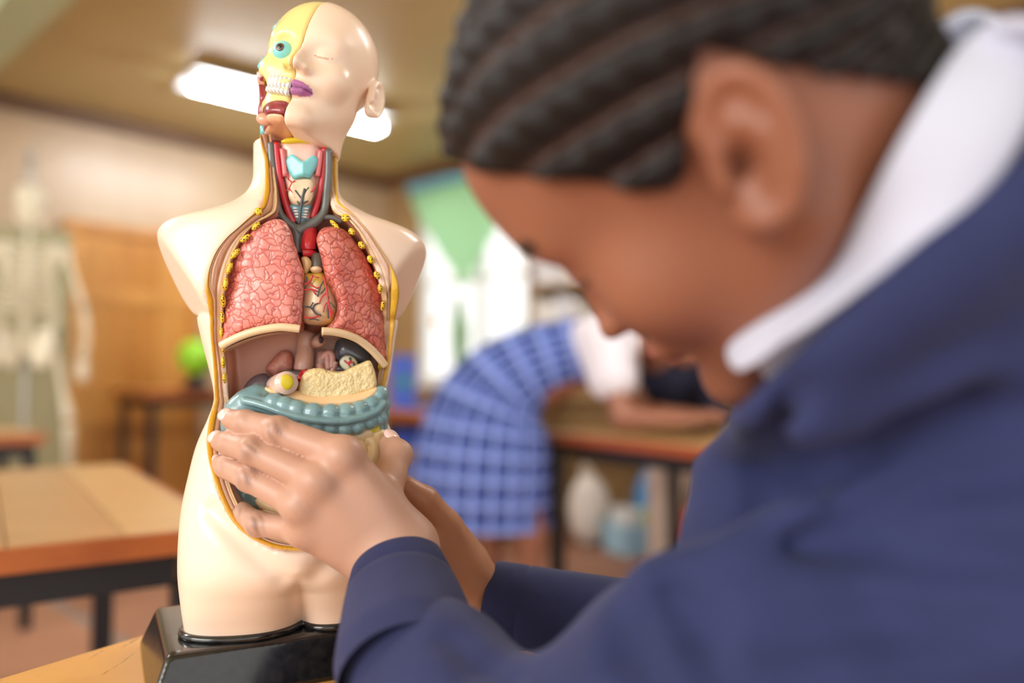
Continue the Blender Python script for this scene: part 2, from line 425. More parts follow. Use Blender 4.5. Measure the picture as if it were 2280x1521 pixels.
# ================================================================ the anatomical torso model
torso = empty('anatomical_torso_model', TO, TYAW, 'cream plastic anatomical torso model with open chest and half-skull head on black stand', 'anatomical model')
m_skinp = mat('model_skin_plastic', (248, 216, 178), .33, .5, coat=.15, bump=('noise', 90, .04, .002))
m_attr = mat('painted_plastic', attr=True, rough=.3, coat=.25, bump=('noise', 320, .12, .001))
m_attr_m = mat('painted_plastic_fibre', attr=True, rough=.34, coat=.2, bump=('noise', 500, .35, .0015, (1, 1, .18)))
m_base = mat('glossy_black_plastic', (20, 20, 22), .16, .6, noise=(160, (70, 70, 70), .22), coat=.3, bump=('noise', 40, .05, .002))
def cc(rgb, n): return np.broadcast_to(lin(rgb), (n, 3)).copy()
def mixc(a, b, t): return a + (b - a) * np.clip(t, 0, 1)[:, None]
# ---- silhouettes of the body, row by row (pixel rows), with the half depth
ROWS = np.array([(300, 565, 752, .030), (318, 565, 752, .030), (360, 565, 752, .030), (400, 564, 753, .031), (428, 553, 758, .034), (448, 532, 778, .038), (464, 500, 808, .042), (477, 452, 842, .045),
 (489, 398, 886, .047), (504, 366, 922, .049), (530, 348, 948, .050), (560, 340, 962, .051), (600, 340, 962, .053), (650, 350, 952, .055), (690, 395, 925, .055), (705, 438, 890, .055), (725, 444, 884, .056), (770, 455, 877, .055),
 (830, 470, 869, .052), (870, 478, 860, .050), (895, 478, 856, .050), (930, 466, 858, .051), (990, 440, 880, .054), (1060, 422, 893, .058), (1130, 410, 902, .061), (1200, 406, 907, .062), (1260, 407, 905, .062),
 (1310, 412, 900, .054), (1370, 420, 893, .044), (1440, 428, 885, .038)], float)
_rv = crom(ROWS, 6, False)
_l = T(_rv[:, 1], _rv[:, 0], 0.0); _r = T(_rv[:, 2], _rv[:, 0], 0.0)
_o = np.argsort(_l[:, 2]); RV = _l[_o, 2]; RL = _l[_o, 0]; RR = _r[_o, 0]; RBd = _rv[_o, 3]
Z_NECK = T(660, 319, -.01)[2]; Z_LEG = .030
PE = 2.3
def turn(z): return .20 * np.clip((.15 - z) / .10, 0, 1)      # the legs are turned a little on the stand
def body_ring(P):
    z = P[:, 2]; l = np.interp(z, RV, RL); r = np.interp(z, RV, RR); b = np.interp(z, RV, RBd)
    c = (l + r) / 2; a = (r - l) / 2
    return (P[:, 0] - c) / a, P[:, 1] - turn(z) * P[:, 0], a, b
z_split = T(665, 1285, -.05)[2]; x_split = T(667, 1320, -.05)[0]
z_mons = T(676, 1243, -.055)[2]
def front_relief(x, z):
    """extra depth of the front skin: groin furrows, thigh split, pubic mound (positive = pushed in)"""
    w = np.clip((z_split + .006 - z) / .02, 0, 1)
    g = (.014 + .016 * np.clip((.075 - z) / .05, 0, 1)) * w * np.exp(-np.abs(x - x_split) / .011)
    dm = np.sqrt(((x - x_split) / .028) ** 2 + ((z - z_mons) / .019) ** 2)
    g = g - .0035 * np.exp(-dm ** 2 * 1.2)
    for s in (-1, 1):                        # groin furrow from the mound up to the hip
        ax, az, bx, bz = x_split + s * .012, z_split + .004, x_split + s * .062, z_split + .050
        t = np.clip(((x - ax) * (bx - ax) + (z - az) * (bz - az)) / ((bx - ax) ** 2 + (bz - az) ** 2), 0, 1)
        d = np.sqrt((x - ax - t * (bx - ax)) ** 2 + (z - az - t * (bz - az)) ** 2)
        g = g + .0042 * np.exp(-(d / .008) ** 2)
    return g
def skin_front(x, z):
    P = np.stack([x, np.zeros_like(x), z], 1); s, _, a, b = body_ring(P)
    s = np.clip(np.abs(s), 0, .999)
    return -b * (1 - s ** PE) ** (1 / PE) + front_relief(x, z) + turn(z) * x
# ---- the cut: outer edge of the skin (C0) and edge of the cavity (C1), paired
PAIRS = np.array([(578, 300, 604, 300), (582, 330, 607, 330), (588, 351, 609, 351), (590, 387, 612, 387), (588, 425, 617, 425), (583, 457, 616, 466), (570, 470, 600, 482), (552, 487, 582, 491), (530, 508, 560, 507), (507, 528, 543, 527), (482, 560, 526, 555), (466, 599, 513, 592),
 (458, 638, 504, 636), (461, 668, 499, 672), (466, 705, 496, 712), (469, 755, 495, 760), (474, 805, 503, 800), (477, 855, 507, 850), (477, 892, 511, 893), (470, 917, 511, 915), (464, 942, 507, 938), (460, 980, 500, 975), (462, 1012, 499, 1010), (468, 1042, 504, 1040),
 (484, 1092, 516, 1086), (501, 1134, 532, 1124), (522, 1168, 550, 1154), (553, 1195, 576, 1178), (594, 1216, 608, 1196), (634, 1225, 640, 1205), (673, 1227, 673, 1207), (712, 1221, 706, 1203), (752, 1206, 738, 1190), (790, 1178, 768, 1160), (820, 1140, 796, 1122), (843, 1092, 816, 1080),
 (860, 1040, 832, 1035), (866, 990, 841, 985), (860, 952, 841, 952), (855, 920, 839, 920), (854, 880, 838, 875), (861, 840, 842, 835), (869, 800, 850, 800), (876, 745, 854, 750), (882, 700, 853, 700), (889, 655, 849, 655), (884, 620, 840, 612), (868, 589, 829, 580), (846, 554, 813, 545),
 (820, 516, 794, 512), (793, 485, 772, 488), (768, 461, 748, 476), (755, 448, 737, 460), (751, 425, 733, 425), (750, 385, 731, 385), (750, 350, 733, 350), (750, 320, 735, 320), (750, 300, 735, 300)], float)
PR = crom(PAIRS, 6, False)
def on_skin(px, py, push=0.0):
    y = np.full(len(px), -.03)
    for _ in range(12):
        p = T(px, py, y); y = .5 * y + .5 * np.clip(skin_front(p[:, 0], p[:, 2]), -.06, -.0015)
    return T(px, py, y + push)
C0 = on_skin(PR[:, 0], PR[:, 1]); 
k = np.ones(15) / 15; yy = np.convolve(np.pad(C0[:, 1], 7, mode='edge'), k, 'valid'); yy = np.maximum(yy, C0[:, 1] - .001)
C0 = T(PR[:, 0], PR[:, 1], yy); C1 = T(PR[:, 2], PR[:, 3], yy + .0025)
_lo = (C0[:, 0].min() - .03, 0.0); _hi = (C0[:, 0].max() + .03, C0[:, 2].max() + .02)
pl0 = Poly2(C0[:, [0, 2]], _lo, _hi, .0012); pl1 = Poly2(C1[:, [0, 2]], _lo, _hi, .0012)
YRIM = C0[np.minimum(pl0.N, len(C0) - 1), 1]
zz_n = T(660, 462, -.03)[2]
def cavity_floor(x, z):
    n = np.clip((z - zz_n) / .02, 0, 1)            # the neck channel is shallow
    return .021 * (1 - n) + .004 * n
pA = [T(349, 540, 0.0), T(438, 697, 0.0), T(958, 548, 0.0), T(888, 672, 0.0)]
def cut_plane(P, p, q, side):
    d = q - p; d = np.array([d[0], 0, d[2]]); d /= np.linalg.norm(d)
    nrm = np.array([d[2], 0, -d[0]]) * side; nrm = nrm / np.linalg.norm(nrm)
    nrm = nrm + np.array([0, -.30, 0]); nrm /= np.linalg.norm(nrm)
    return (P - p) @ nrm
z_arm = T(437, 704, 0)[2]
def f_body(P):
    s, y, a, b = body_ring(P)
    yv = np.where(y < 0, y - front_relief(P[:, 0], P[:, 2]), y)
    q = (np.abs(s) ** PE + (np.abs(yv) / b) ** PE) ** (1 / PE)
    f = (q - 1) * np.minimum(a, b)
    cut = np.maximum(cut_plane(P, pA[0], pA[1], 1), cut_plane(P, pA[2], pA[3], -1))
    f = np.where(P[:, 2] > z_arm, smax(f, cut, .004), f)
    f = np.maximum(f, np.maximum(P[:, 2] - Z_NECK, Z_LEG - P[:, 2]))
    d0 = pl0(P[:, 0], P[:, 2]); d1 = pl1(P[:, 0], P[:, 2]); yr = pl0.lut(YRIM, P[:, 0], P[:, 2])
    f = np.maximum(f, -np.maximum(d0, P[:, 1] - yr - .0012))
    f = np.maximum(f, -np.maximum(d1, P[:, 1] - cavity_floor(P[:, 0], P[:, 2])))
    return f
xs0, xs1 = RL.min() - .01, RR.max() + .01
C_SK = lin((248, 220, 198)); C_WALL = lin((214, 168, 148))
def col_body(V):
    d1 = pl1(V[:, 0], V[:, 2]); yr = pl0.lut(YRIM, V[:, 0], V[:, 2])
    c = cc((248, 220, 198), len(V)); ins = (d1 < .0015) & (V[:, 1] > yr + .004) & (V[:, 1] < .034)
    c[ins] = mixc(np.broadcast_to(lin((250, 182, 148)), (ins.sum(), 3)), lin((232, 156, 122)), .5 + .5 * wobble(V[ins], 60, 2))
    return c
m_bodyv = mat('model_body_plastic', attr=True, rough=.33, coat=.15)
body = sdf_obj('body', f_body, (xs0, -.075, 0.0), (xs1, .075, Z_NECK + .01), .0019, m_bodyv, torso, col_body, 2)
# ---- cut layers of the wall: fat, muscle, inner layer, each its own strip of real thickness
NP = len(C0); key = np.linspace(0, len(PAIRS) - 1, NP)
ff = np.interp(key, [0, 2, 4, 5, 8, 11, 12, 13, 15, 20, 24, 27, 30, 34, 38, 42, 44, 45, 46, 47, 50, 52, 54, 57], [.12, .5, .5, .3, .07, .07, .2, .42, .36, .38, .4, .5, .6, .4, .55, .5, .55, .55, .35, .06, .08, .35, .55, .35])
fm = np.interp(key, [0, 5, 7, 12, 15, 18, 24, 30, 36, 42, 46, 48, 51, 57], [.75, .75, .72, .62, .62, .7, .72, .8, .78, .74, .62, .66, .75, .8])
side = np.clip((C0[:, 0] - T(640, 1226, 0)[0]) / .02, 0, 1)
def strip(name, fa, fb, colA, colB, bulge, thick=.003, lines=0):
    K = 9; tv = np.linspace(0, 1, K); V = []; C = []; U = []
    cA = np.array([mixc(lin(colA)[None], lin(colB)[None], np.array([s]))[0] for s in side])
    for i in range(NP):
        for t in tv:
            fr = fa[i] + (fb[i] - fa[i]) * t
            p = C0[i] + (C1[i] - C0[i]) * fr
            hgt = bulge * math.sin(math.pi * t) + (.0004 * math.cos(2 * math.pi * lines * t) if lines else 0)
            e = .35 if 0 < t < 1 else -1
            V.append(p + np.array([0, -.0008 - hgt if 0 < t < 1 else .0008, 0]))
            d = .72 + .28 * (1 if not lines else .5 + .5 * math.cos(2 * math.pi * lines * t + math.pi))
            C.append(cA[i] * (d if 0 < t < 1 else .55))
    V = np.array(V); C = np.array(C); i = np.arange(NP - 1)[:, None] * K; j = np.arange(K - 1)[None]
    Q = np.stack([i + j, i + K + j, i + K + j + 1, i + j + 1], -1).reshape(-1, 4)
    Vb = V + np.array([0, thick, 0]); n = len(V)
    Qb = Q[:, ::-1] + n
    e1 = np.stack([np.arange(NP - 1) * K, np.arange(NP - 1) * K + n, np.arange(1, NP) * K + n, np.arange(1, NP) * K], 1)
    e2 = np.stack([np.arange(NP - 1) * K + K - 1, np.arange(1, NP) * K + K - 1, np.arange(1, NP) * K + K - 1 + n, np.arange(NP - 1) * K + K - 1 + n], 1)
    e3 = np.stack([np.arange(K - 1), np.arange(1, K), np.arange(1, K) + n, np.arange(K - 1) + n], 1)
    o = new_obj(name, mesh_np(name, np.concatenate([V, Vb]), np.concatenate([Q, Qb, e1, e2, e3]), True, np.concatenate([C, C])), torso, m_attr_m)
    return o
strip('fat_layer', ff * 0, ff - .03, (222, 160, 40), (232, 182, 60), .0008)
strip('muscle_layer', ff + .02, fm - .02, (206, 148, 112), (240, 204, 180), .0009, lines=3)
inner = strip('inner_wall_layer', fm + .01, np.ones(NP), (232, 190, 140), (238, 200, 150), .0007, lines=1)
# ---- cut ribs: yellow dotted ends along the wall
def dots_mat(name, base, dotc, scale, size):
    m = mat(name, base, .32, coat=.25); nt = m.node_tree; N = nt.nodes; L = nt.links
    tc = N.new('ShaderNodeTexCoord'); v = N.new('ShaderNodeTexVoronoi'); v.inputs['Scale'].default_value = scale; v.inputs['Randomness'].default_value = .45; L.new(tc.outputs['Object'], v.inputs['Vector'])
    mt = N.new('ShaderNodeMath'); mt.operation = 'LESS_THAN'; mt.inputs[1].default_value = size; L.new(v.outputs['Distance'], mt.inputs[0])
    x = N.new('ShaderNodeMix'); x.data_type = 'RGBA'; x.inputs[6].default_value = tuple(lin(base)) + (1,); x.inputs[7].default_value = tuple(lin(dotc)) + (1,)
    L.new(mt.outputs[0], x.inputs[0]); L.new(x.outputs[2], N['Principled BSDF'].inputs['Base Color'])
    return m
m_rib = dots_mat('rib_marrow', (238, 202, 44), (92, 34, 12), 560, .36)
def near_rim(px, py):
    p = T(px, py, -.03)
    for _ in range(4):
        i = np.argmin((C0[:, 0] - p[0]) ** 2 + (C0[:, 2] - p[2]) ** 2); p = T(px, py, C0[i, 1] - .0012)
    j = min(max(i, 2), NP - 3); t = C0[j + 2] - C0[j - 2]; t /= np.linalg.norm(t)
    return p, t
for px, py, l, w in [(576, 471, 9, 9), (570, 504, 12, 5.5), (546, 531, 13, 5.5), (524, 565, 14, 5.5), (511, 597, 14, 5.5), (502, 633, 14, 5.5), (497, 670, 14, 5), (495, 706, 13, 4.5), (493, 741, 12, 4.2), (497, 777, 10, 4), (497, 807, 13, 4), (500, 842, 12, 4),
                     (769, 485, 10, 9), (745, 500, 15, 5), (783, 516, 9, 6.5), (805, 546, 9.5, 6.5), (825, 578, 10, 6.5), (839, 613, 10, 6), (846, 643, 11, 5), (852, 680, 13, 4.5), (846, 816, 8, 5)]:
    p, t = near_rim(px, py); s = .361e-3
    n_ = np.array([0, -1.0, 0]); n_ -= t * (n_ @ t); n_ /= np.linalg.norm(n_); b_ = np.cross(t, n_)
    ball('rib', p, (l * s, w * s, .0022), m_rib, torso, 14, np.column_stack([t, b_, n_]))
# ---- black stand with raised lip
hz = .033; SROT = rotz(math.radians(16)); SC0 = np.array([0, .025, 0])
def f_stand(P):
    q = (P - SC0 @ SROT.T) @ SROT; tt = np.clip(q[:, 2] / hz, 0, 1)
    q = np.stack([q[:, 0] / (.108 - .013 * tt) * .108, q[:, 1] / (.078 - .013 * tt) * .078, q[:, 2]], 1)
    return box(q, (0, 0, hz / 2), (.108, .078, hz / 2), .0035)
stand = sdf_obj('stand', f_stand, (-.15, -.11, -.006), (.15, .17, hz + .006), .0017, m_base, torso, None, 2)
zl = hz + .001
ang = np.linspace(0, 2 * np.pi, 140, endpoint=False)
_l0 = np.interp(zl, RV, RL); _r0 = np.interp(zl, RV, RR); _b0 = np.interp(zl, RV, RBd)
lx = (_l0 + _r0) / 2 + (_r0 - _l0) / 2 * np.sign(np.cos(ang)) * np.abs(np.cos(ang)) ** (2 / PE); ly = _b0 * np.sign(np.sin(ang)) * np.abs(np.sin(ang)) ** (2 / PE)
rel = front_relief(lx, np.full_like(lx, zl)); ly = np.where(ly < 0, ly + rel * np.clip(-ly / .02, 0, 1), ly) + turn(zl) * lx
lp = np.stack([lx * 1.02, ly * 1.02, np.full_like(lx, zl + .001)], 1); lp = np.concatenate([lp, lp[:1]])
V1, F1 = tube_np(lp, .0030, 10, 1, False)
new_obj('stand_lip', mesh_np('stand_lip', V1, F1), stand, m_base)

# ---- lungs
def lung_mat(name, base, dark, light):
    m = mat(name, base, .3, .5, coat=.35); nt = m.node_tree; N = nt.nodes; L = nt.links; b = N['Principled BSDF']
    tc = N.new('ShaderNodeTexCoord')
    nz = N.new('ShaderNodeTexNoise'); nz.inputs['Scale'].default_value = 150; nz.inputs['Detail'].default_value = 1; L.new(tc.outputs['Object'], nz.inputs['Vector'])
    vm = N.new('ShaderNodeVectorMath'); vm.operation = 'MULTIPLY_ADD'; vm.inputs[1].default_value = (.009, .009, .009); L.new(nz.outputs['Color'], vm.inputs[0]); L.new(tc.outputs['Object'], vm.inputs[2])
    mp = N.new('ShaderNodeMapping'); mp.inputs['Scale'].default_value = (1, .5, 1); L.new(vm.outputs[0], mp.inputs[0])
    v = N.new('ShaderNodeTexVoronoi'); v.feature = 'DISTANCE_TO_EDGE'; v.inputs['Scale'].default_value = 160; L.new(mp.outputs[0], v.inputs['Vector'])
    r = N.new('ShaderNodeMapRange'); r.inputs[1].default_value = .0; r.inputs[2].default_value = .075; L.new(v.outputs['Distance'], r.inputs[0])
    n2 = N.new('ShaderNodeTexNoise'); n2.inputs['Scale'].default_value = 45; L.new(tc.outputs['Object'], n2.inputs['Vector'])
    r2 = N.new('ShaderNodeMapRange'); r2.inputs[1].default_value = .35; r2.inputs[2].default_value = .65; L.new(n2.outputs[0], r2.inputs[0])
    x0 = N.new('ShaderNodeMix'); x0.data_type = 'RGBA'; x0.inputs[6].default_value = tuple(lin(base)) + (1,); x0.inputs[7].default_value = tuple(lin(light)) + (1,); L.new(r2.outputs[0], x0.inputs[0])
    x = N.new('ShaderNodeMix'); x.data_type = 'RGBA'; x.inputs[6].default_value = tuple(lin(dark)) + (1,); L.new(x0.outputs[2], x.inputs[7]); L.new(r.outputs[0], x.inputs[0])
    L.new(x.outputs[2], b.inputs['Base Color'])
    r3 = N.new('ShaderNodeMapRange'); r3.inputs[2].default_value = .20; L.new(v.outputs['Distance'], r3.inputs[0])
    bn = N.new('ShaderNodeBump'); bn.inputs['Strength'].default_value = .6; bn.inputs['Distance'].default_value = .0009; L.new(r3.outputs[0], bn.inputs['Height']); L.new(bn.outputs[0], b.inputs['Normal'])
    return m
def c2(pts, s, ox, oy, y):            # outline in a zoomed view -> local (x,z) on plane y
    p = np.asarray(pts, float); q = T(ox + p[:, 0] / s, oy + p[:, 1] / s, y); return q[:, [0, 2]]
def Z2(pts, y): return c2(pts, 3.105, 340, 290, y)
def Z3(pts, y): return c2(pts, 4.0, 440, 680, y)
m_lungL = lung_mat('lung_tissue_pink', (232, 128, 116), (176, 70, 64), (240, 158, 146))
m_lungR = lung_mat('lung_tissue_red', (214, 110, 98), (160, 58, 52), (228, 140, 124))
m_cream = mat('cream_plastic', (240, 212, 170), .32, coat=.25, noise=(60, (228, 190, 150), .4))
LL = [(745, 645), (800, 614), (860, 608), (912, 632), (945, 690), (962, 750), (988, 830), (1012, 890), (1036, 950), (1048, 1000), (1045, 1060), (1032, 1150), (1027, 1250), (1018, 1372), (900, 1368), (800, 1378), (700, 1400), (600, 1434), (520, 1468), (452, 1492), (458, 1400), (470, 1290), (488, 1150), (518, 980), (568, 838), (628, 738), (685, 672)]
LR_ = [(1140, 700), (1180, 664), (1240, 652), (1318, 668), (1390, 732), (1464, 838), (1526, 960), (1576, 1074), (1604, 1200), (1614, 1350), (1618, 1500), (1616, 1610), (1560, 1560), (1500, 1500), (1420, 1440), (1330, 1405), (1240, 1390), (1172, 1386), (1212, 1352), (1246, 1318), (1268, 1275), (1275, 1210), (1250, 1130), (1210, 1050), (1182, 960), (1166, 880), (1142, 800), (1126, 745)]
def curve_side(P):                     # the organ faces bend back towards both flanks
    return 5.2 * (P[:, 0] + .004) ** 2
lumps = lambda P: .0006 * wobble(P, 420, 1) + .0008 * wobble(P, 170, 3)
pillow('lung', Z2(LL, -.045), -.030, .022, .011, .0013, m_lungL, torso, curve_side, lumps, grow=.0004)['label'] = 'pink right lung of the model'
pillow('lung', Z2(LR_, -.045), -.030, .022, .011, .0013, m_lungR, torso, curve_side, lumps, grow=.0004)['label'] = 'red left lung of the model'
def flange(pts, name):
    q = np.array([Z2([p], -.045)[0] for p in pts]); P = crom(q, 8, False)
    V = [np.array([x, -.0525 + 5.2 * (x + .004) ** 2, z]) for x, z in P]
    tube(name, V[::2], .0031, m_cream, torso, 12, 2)
    # the diaphragm shelf running back from the flange
    back = [v + np.array([0, .05, .002]) for v in V]; n = len(V)
    A = np.array(V + back + [v - np.array([0, 0, .004]) for v in V] + [v - np.array([0, 0, .004]) for v in back])
    Q = np.concatenate([[[i, i + 1, n + i + 1, n + i], [2 * n + i + 1, 2 * n + i, 3 * n + i, 3 * n + i + 1]] for i in range(n - 1)] + [[[0, 2 * n, 2 * n + 1, 1]]])
    new_obj('diaphragm', mesh_np('diaphragm', A, Q), torso, m_cream)
flange([(468, 1490), (520, 1462), (600, 1428), (700, 1396), (800, 1376), (900, 1366), (1022, 1378)], 'lung_base_rim')
flange([(1172, 1392), (1240, 1394), (1330, 1410), (1420, 1444), (1500, 1502), (1560, 1560), (1612, 1625)], 'lung_base_rim')
# ---- neck and great vessels
m_vein = mat('vein_grey', (104, 108, 104), .3, coat=.3); m_art = mat('artery_red', (206, 44, 56), .28, coat=.35)
m_tq = mat('cartilage_turquoise', (128, 208, 212), .3, coat=.3); m_blk = mat('dark_vein', (72, 74, 74), .35)
m_pinkm = mat('neck_muscle_pink', (238, 196, 178), .32, coat=.2, bump=('noise', 700, .3, .001, (1, 1, .15)))
m_yel = mat('yellow_plastic', (240, 212, 40), .3, coat=.3)
def V3(pts, y, s=3.105, ox=340, oy=290):
    out = []
    for p in pts:
        yy_ = y if len(p) == 2 else p[2]; out.append(T(ox + p[0] / s, oy + p[1] / s, yy_))
    return out
S = .361e-3 / 3.105 * 3.105
r_ = lambda px: px * .361e-3
neck_o = [(878, 92), (905, 66), (1025, 56), (1145, 66), (1172, 100), (1168, 200), (1150, 330), (1120, 450), (1100, 540), (1090, 640), (960, 640), (945, 540), (928, 450), (900, 330), (884, 200)]
pillow('neck_column', Z2(neck_o, -.02), -.008, .017, .011, .0012, m_pinkm, torso)
tp = [(885, 84), (930, 58), (1025, 50), (1115, 58), (1165, 84), (1110, 96), (1025, 92), (935, 98)]
pillow('oesophagus_ring', Z2(tp, -.022), -.010, .016, .003, .0009, m_yel, torso)
for pts, n_ in (([(815, 88), (822, 200), (835, 320), (852, 450), (880, 570), (935, 640), (992, 690), (1000, 770), (1004, 850)], 'jugular_vein'), ([(1214, 135), (1212, 300), (1200, 430), (1186, 560), (1130, 630), (1050, 668), (1000, 700)], 'jugular_vein')):
    tube(n_, V3(pts, -.022), np.array([r_(8)] * (len(pts) - 4) + [r_(9), r_(11), r_(13), r_(14)]), m_vein, torso, 12, 5)
tube('subclavian_vein', V3([(770, 592), (830, 588), (890, 596)], -.022), r_(6.5), m_vein, torso, 10, 4)
tube('subclavian_vein', V3([(1310, 632), (1250, 606), (1180, 600)], -.022), r_(6), m_vein, torso, 10, 4)
tube('carotid_artery', V3([(852, 88), (862, 200), (878, 330), (905, 450), (945, 575), (982, 640)], -.021), r_(8), m_art, torso, 12, 5)
tube('carotid_artery', V3([(1188, 120), (1182, 250), (1165, 390), (1140, 500), (1105, 610)], -.021), r_(7), m_art, torso, 12, 5)
for pts in ([(895, 130), (905, 200), (918, 320)], [(1160, 140), (1152, 220), (1138, 320)]): tube('neck_muscle', V3(pts, -.024), r_(6), mat('muscle_pink_line', (224, 120, 120), .32, coat=.2), torso, 8, 4)
thy = [(915, 205), (935, 172), (962, 158), (1000, 185), (1042, 218), (1082, 186), (1112, 170), (1140, 182), (1146, 205), (1130, 255), (1105, 300), (1085, 330), (1040, 324), (975, 334), (950, 300), (930, 260)]
pillow('thyroid_cartilage', Z2(thy, -.028), -.026, .0062, .003, .0008, m_tq, torso, lambda P: np.abs(P[:, 0] - T(340 + 1042 / 3.105, 380, -.028)[0]) * .45)
gl = [(945, 365), (985, 345), (1040, 340), (1100, 345), (1118, 390), (1110, 450), (1090, 500), (1045, 522), (985, 520), (950, 480), (935, 420)]
pillow('thyroid_gland', Z2(gl, -.027), -.024, .006, .004, .0009, mat('gland_cream', (232, 208, 172), .3, coat=.3), torso, None, lambda P: .0006 * wobble(P, 500, 5))
tr = [(948, 510), (1085, 510), (1075, 570), (1050, 640), (1000, 640), (965, 570)]
pillow('trachea', Z2(tr, -.024), -.019, .007, .005, .001, mat('trachea_blue', (116, 176, 196), .3, coat=.2), torso)
m_wh = mat('white_plastic', (244, 244, 240), .25, coat=.4)
for x, y in ((985, 540), (990, 560), (1060, 542), (1058, 563), (1053, 583), (1048, 601), (997, 580), (1004, 600)):
    p = V3([(x, y)], -.0268)[0]; ball('cartilage_ring', p, (r_(6), .0012, r_(2.4)), m_wh, torso, 10)
for pts, w in (([(1052, 405), (1035, 470), (1022, 560), (1012, 650)], 3.2), ([(985, 415), (1012, 450), (1034, 480)], 1.6), ([(1078, 395), (1058, 425), (1040, 460)], 1.5), ([(1000, 490), (1015, 520), (1024, 545)], 1.4), ([(1075, 490), (1050, 500), (1030, 520)], 1.8)):
    tube('thyroid_vein', V3(pts, -.0302), r_(w), m_blk, torso, 8, 4)
for pts in ([(940, 340), (960, 365), (945, 400), (965, 430), (985, 470)], [(960, 365), (985, 350)], [(1128, 380), (1115, 410), (1090, 430)], [(945, 400), (925, 420)], [(930, 300), (940, 345)]):
    tube('thyroid_artery', V3(pts, -.0296), r_(1.5), m_art, torso, 8, 4)
# ---- heart and trunks
h_o = [(1042, 995), (1090, 980), (1165, 972), (1205, 1010), (1245, 1100), (1272, 1180), (1275, 1250), (1245, 1325), (1180, 1345), (1100, 1342), (1042, 1322), (1028, 1250), (1036, 1120)]
def heart_col(V):
    c = cc((222, 188, 84), len(V)); w = wobble(V, 130, 4); c = mixc(c, lin((226, 196, 160)), np.clip(w * 2.2 + .15, 0, 1)); return c
heart = pillow('heart', Z2(h_o, -.034), -.024, .020, .015, .0012, m_attr, torso, None, None, heart_col)
hv = lambda pts: [p for p in V3(pts, -.0445)]
for pts, m_, w in (([(1105, 1000), (1090, 1040), (1050, 1070)], m_art, 2), ([(1080, 1060), (1130, 1090), (1150, 1085)], m_art, 1.5), ([(1045, 1105), (1100, 1100), (1140, 1115)], m_art, 1.7), ([(1100, 1100), (1130, 1140)], m_art, 1.4), ([(1180, 1010), (1200, 1090), (1212, 1170), (1225, 1250), (1238, 1300)], m_art, 2.2),
                  ([(1205, 1120), (1165, 1160), (1150, 1200)], m_art, 1.5), ([(1214, 1180), (1185, 1220), (1180, 1260)], m_art, 1.4), ([(1222, 1220), (1255, 1280)], m_art, 1.5), ([(1190, 1030), (1160, 1080), (1140, 1150)], m_blk, 1.6), ([(1208, 1060), (1180, 1110), (1160, 1130)], m_blk, 1.4),
                  ([(1216, 1150), (1210, 1230), (1214, 1300)], m_blk, 1.6), ([(1228, 1190), (1262, 1230)], m_blk, 1.4), ([(1035, 1220), (1090, 1225), (1130, 1270), (1165, 1280)], m_blk, 2), ([(1090, 1225), (1110, 1190)], m_blk, 1.5), ([(1110, 1250), (1110, 1215), (1145, 1195)], m_blk, 1.4), ([(1045, 1290), (1100, 1298), (1160, 1280)], m_art, 1.8), ([(1080, 1310), (1115, 1305), (1150, 1315)], m_blk, 1.2), ([(1065, 1010), (1060, 1060), (1046, 1090)], m_blk, 1.5), ([(1110, 1010), (1150, 1020)], m_art, 1.3)):
    tube('coronary_vessel', hv(pts), r_(w), m_, heart, 7, 4)
pillow('atrium', Z2([(1025, 880), (1065, 870), (1098, 905), (1095, 945), (1070, 985), (1045, 990), (1035, 930)], -.036), -.030, .012, .008, .0012, mat('atrium_cream', (232, 204, 150), .3, coat=.3), torso)
tube('aorta', V3([(1095, 690, -.018), (1082, 740, -.026), (1076, 790, -.03), (1076, 822, -.03)], 0), [r_(13), r_(15), r_(16), r_(16)], m_art, torso, 16, 4)
tube('aorta', V3([(1040, 850, -.032), (1080, 846, -.032), (1118, 862, -.028)], 0), r_(9), m_art, torso, 14, 4)
tube('pulmonary_trunk', V3([(1136, 868, -.03), (1138, 910, -.032), (1138, 955, -.033)], 0), r_(13), mat('trunk_grey', (96, 92, 84), .35, coat=.2), torso, 14, 3)
ball('valve', V3([(1130, 965)], -.036)[0], (r_(13), .007, r_(8)), m_cream, torso, 16)
pillow('mediastinum', Z2([(960, 640), (1130, 660), (1180, 850), (1230, 1000), (1285, 1250), (1230, 1370), (1020, 1360), (1000, 1000), (975, 800)], -.01), .006, .014, .006, .0018, mat('mediastinum_dark', (120, 62, 50), .4), torso)
# ---- upper belly, behind the lungs: liver bed, gullet, kidney, spleen, stomach wall
m_wallp = mat('belly_wall_pink', (222, 178, 158), .34, coat=.2, noise=(70, (200, 140, 120), .6, (1, 1, .3)), bump=('noise', 400, .2, .001, (1, 1, .12)))
tube('gullet', V3([(985, 150, .022), (975, 260, .012), (960, 380, .010), (950, 500, .006), (945, 570, .006)], 0, 4, 440, 680), [r_(26), r_(23), r_(20), r_(21), r_(22)], m_wallp, torso, 20, 5)
tube('vein_stump', V3([(1050, 340, .004), (1090, 310, -.006)], 0, 4, 440, 680), r_(13), m_wallp, torso, 16, 1)
ball('vein_opening', V3([(1100, 306)], -.0075, 4, 440, 680)[0], (r_(6), .001, r_(8.5)), mat('opening_purple', (70, 44, 56), .4), torso, 14, rotz(.5))
pillow('liver_bed', Z3([(600, 560), (660, 480), (720, 420), (770, 395), (820, 410), (848, 470), (850, 560), (800, 600), (740, 620), (690, 660), (640, 620)], .010), .014, .010, .008, .0012, mat('liver_bed_red', (214, 128, 112), .34, coat=.2, noise=(300, (232, 176, 156), .8), bump=('noise', 500, .5, .0012)), torso)
m_purple = mat('kidney_purple', (78, 66, 74), .25, coat=.4, noise=(30, (112, 96, 100), .5))
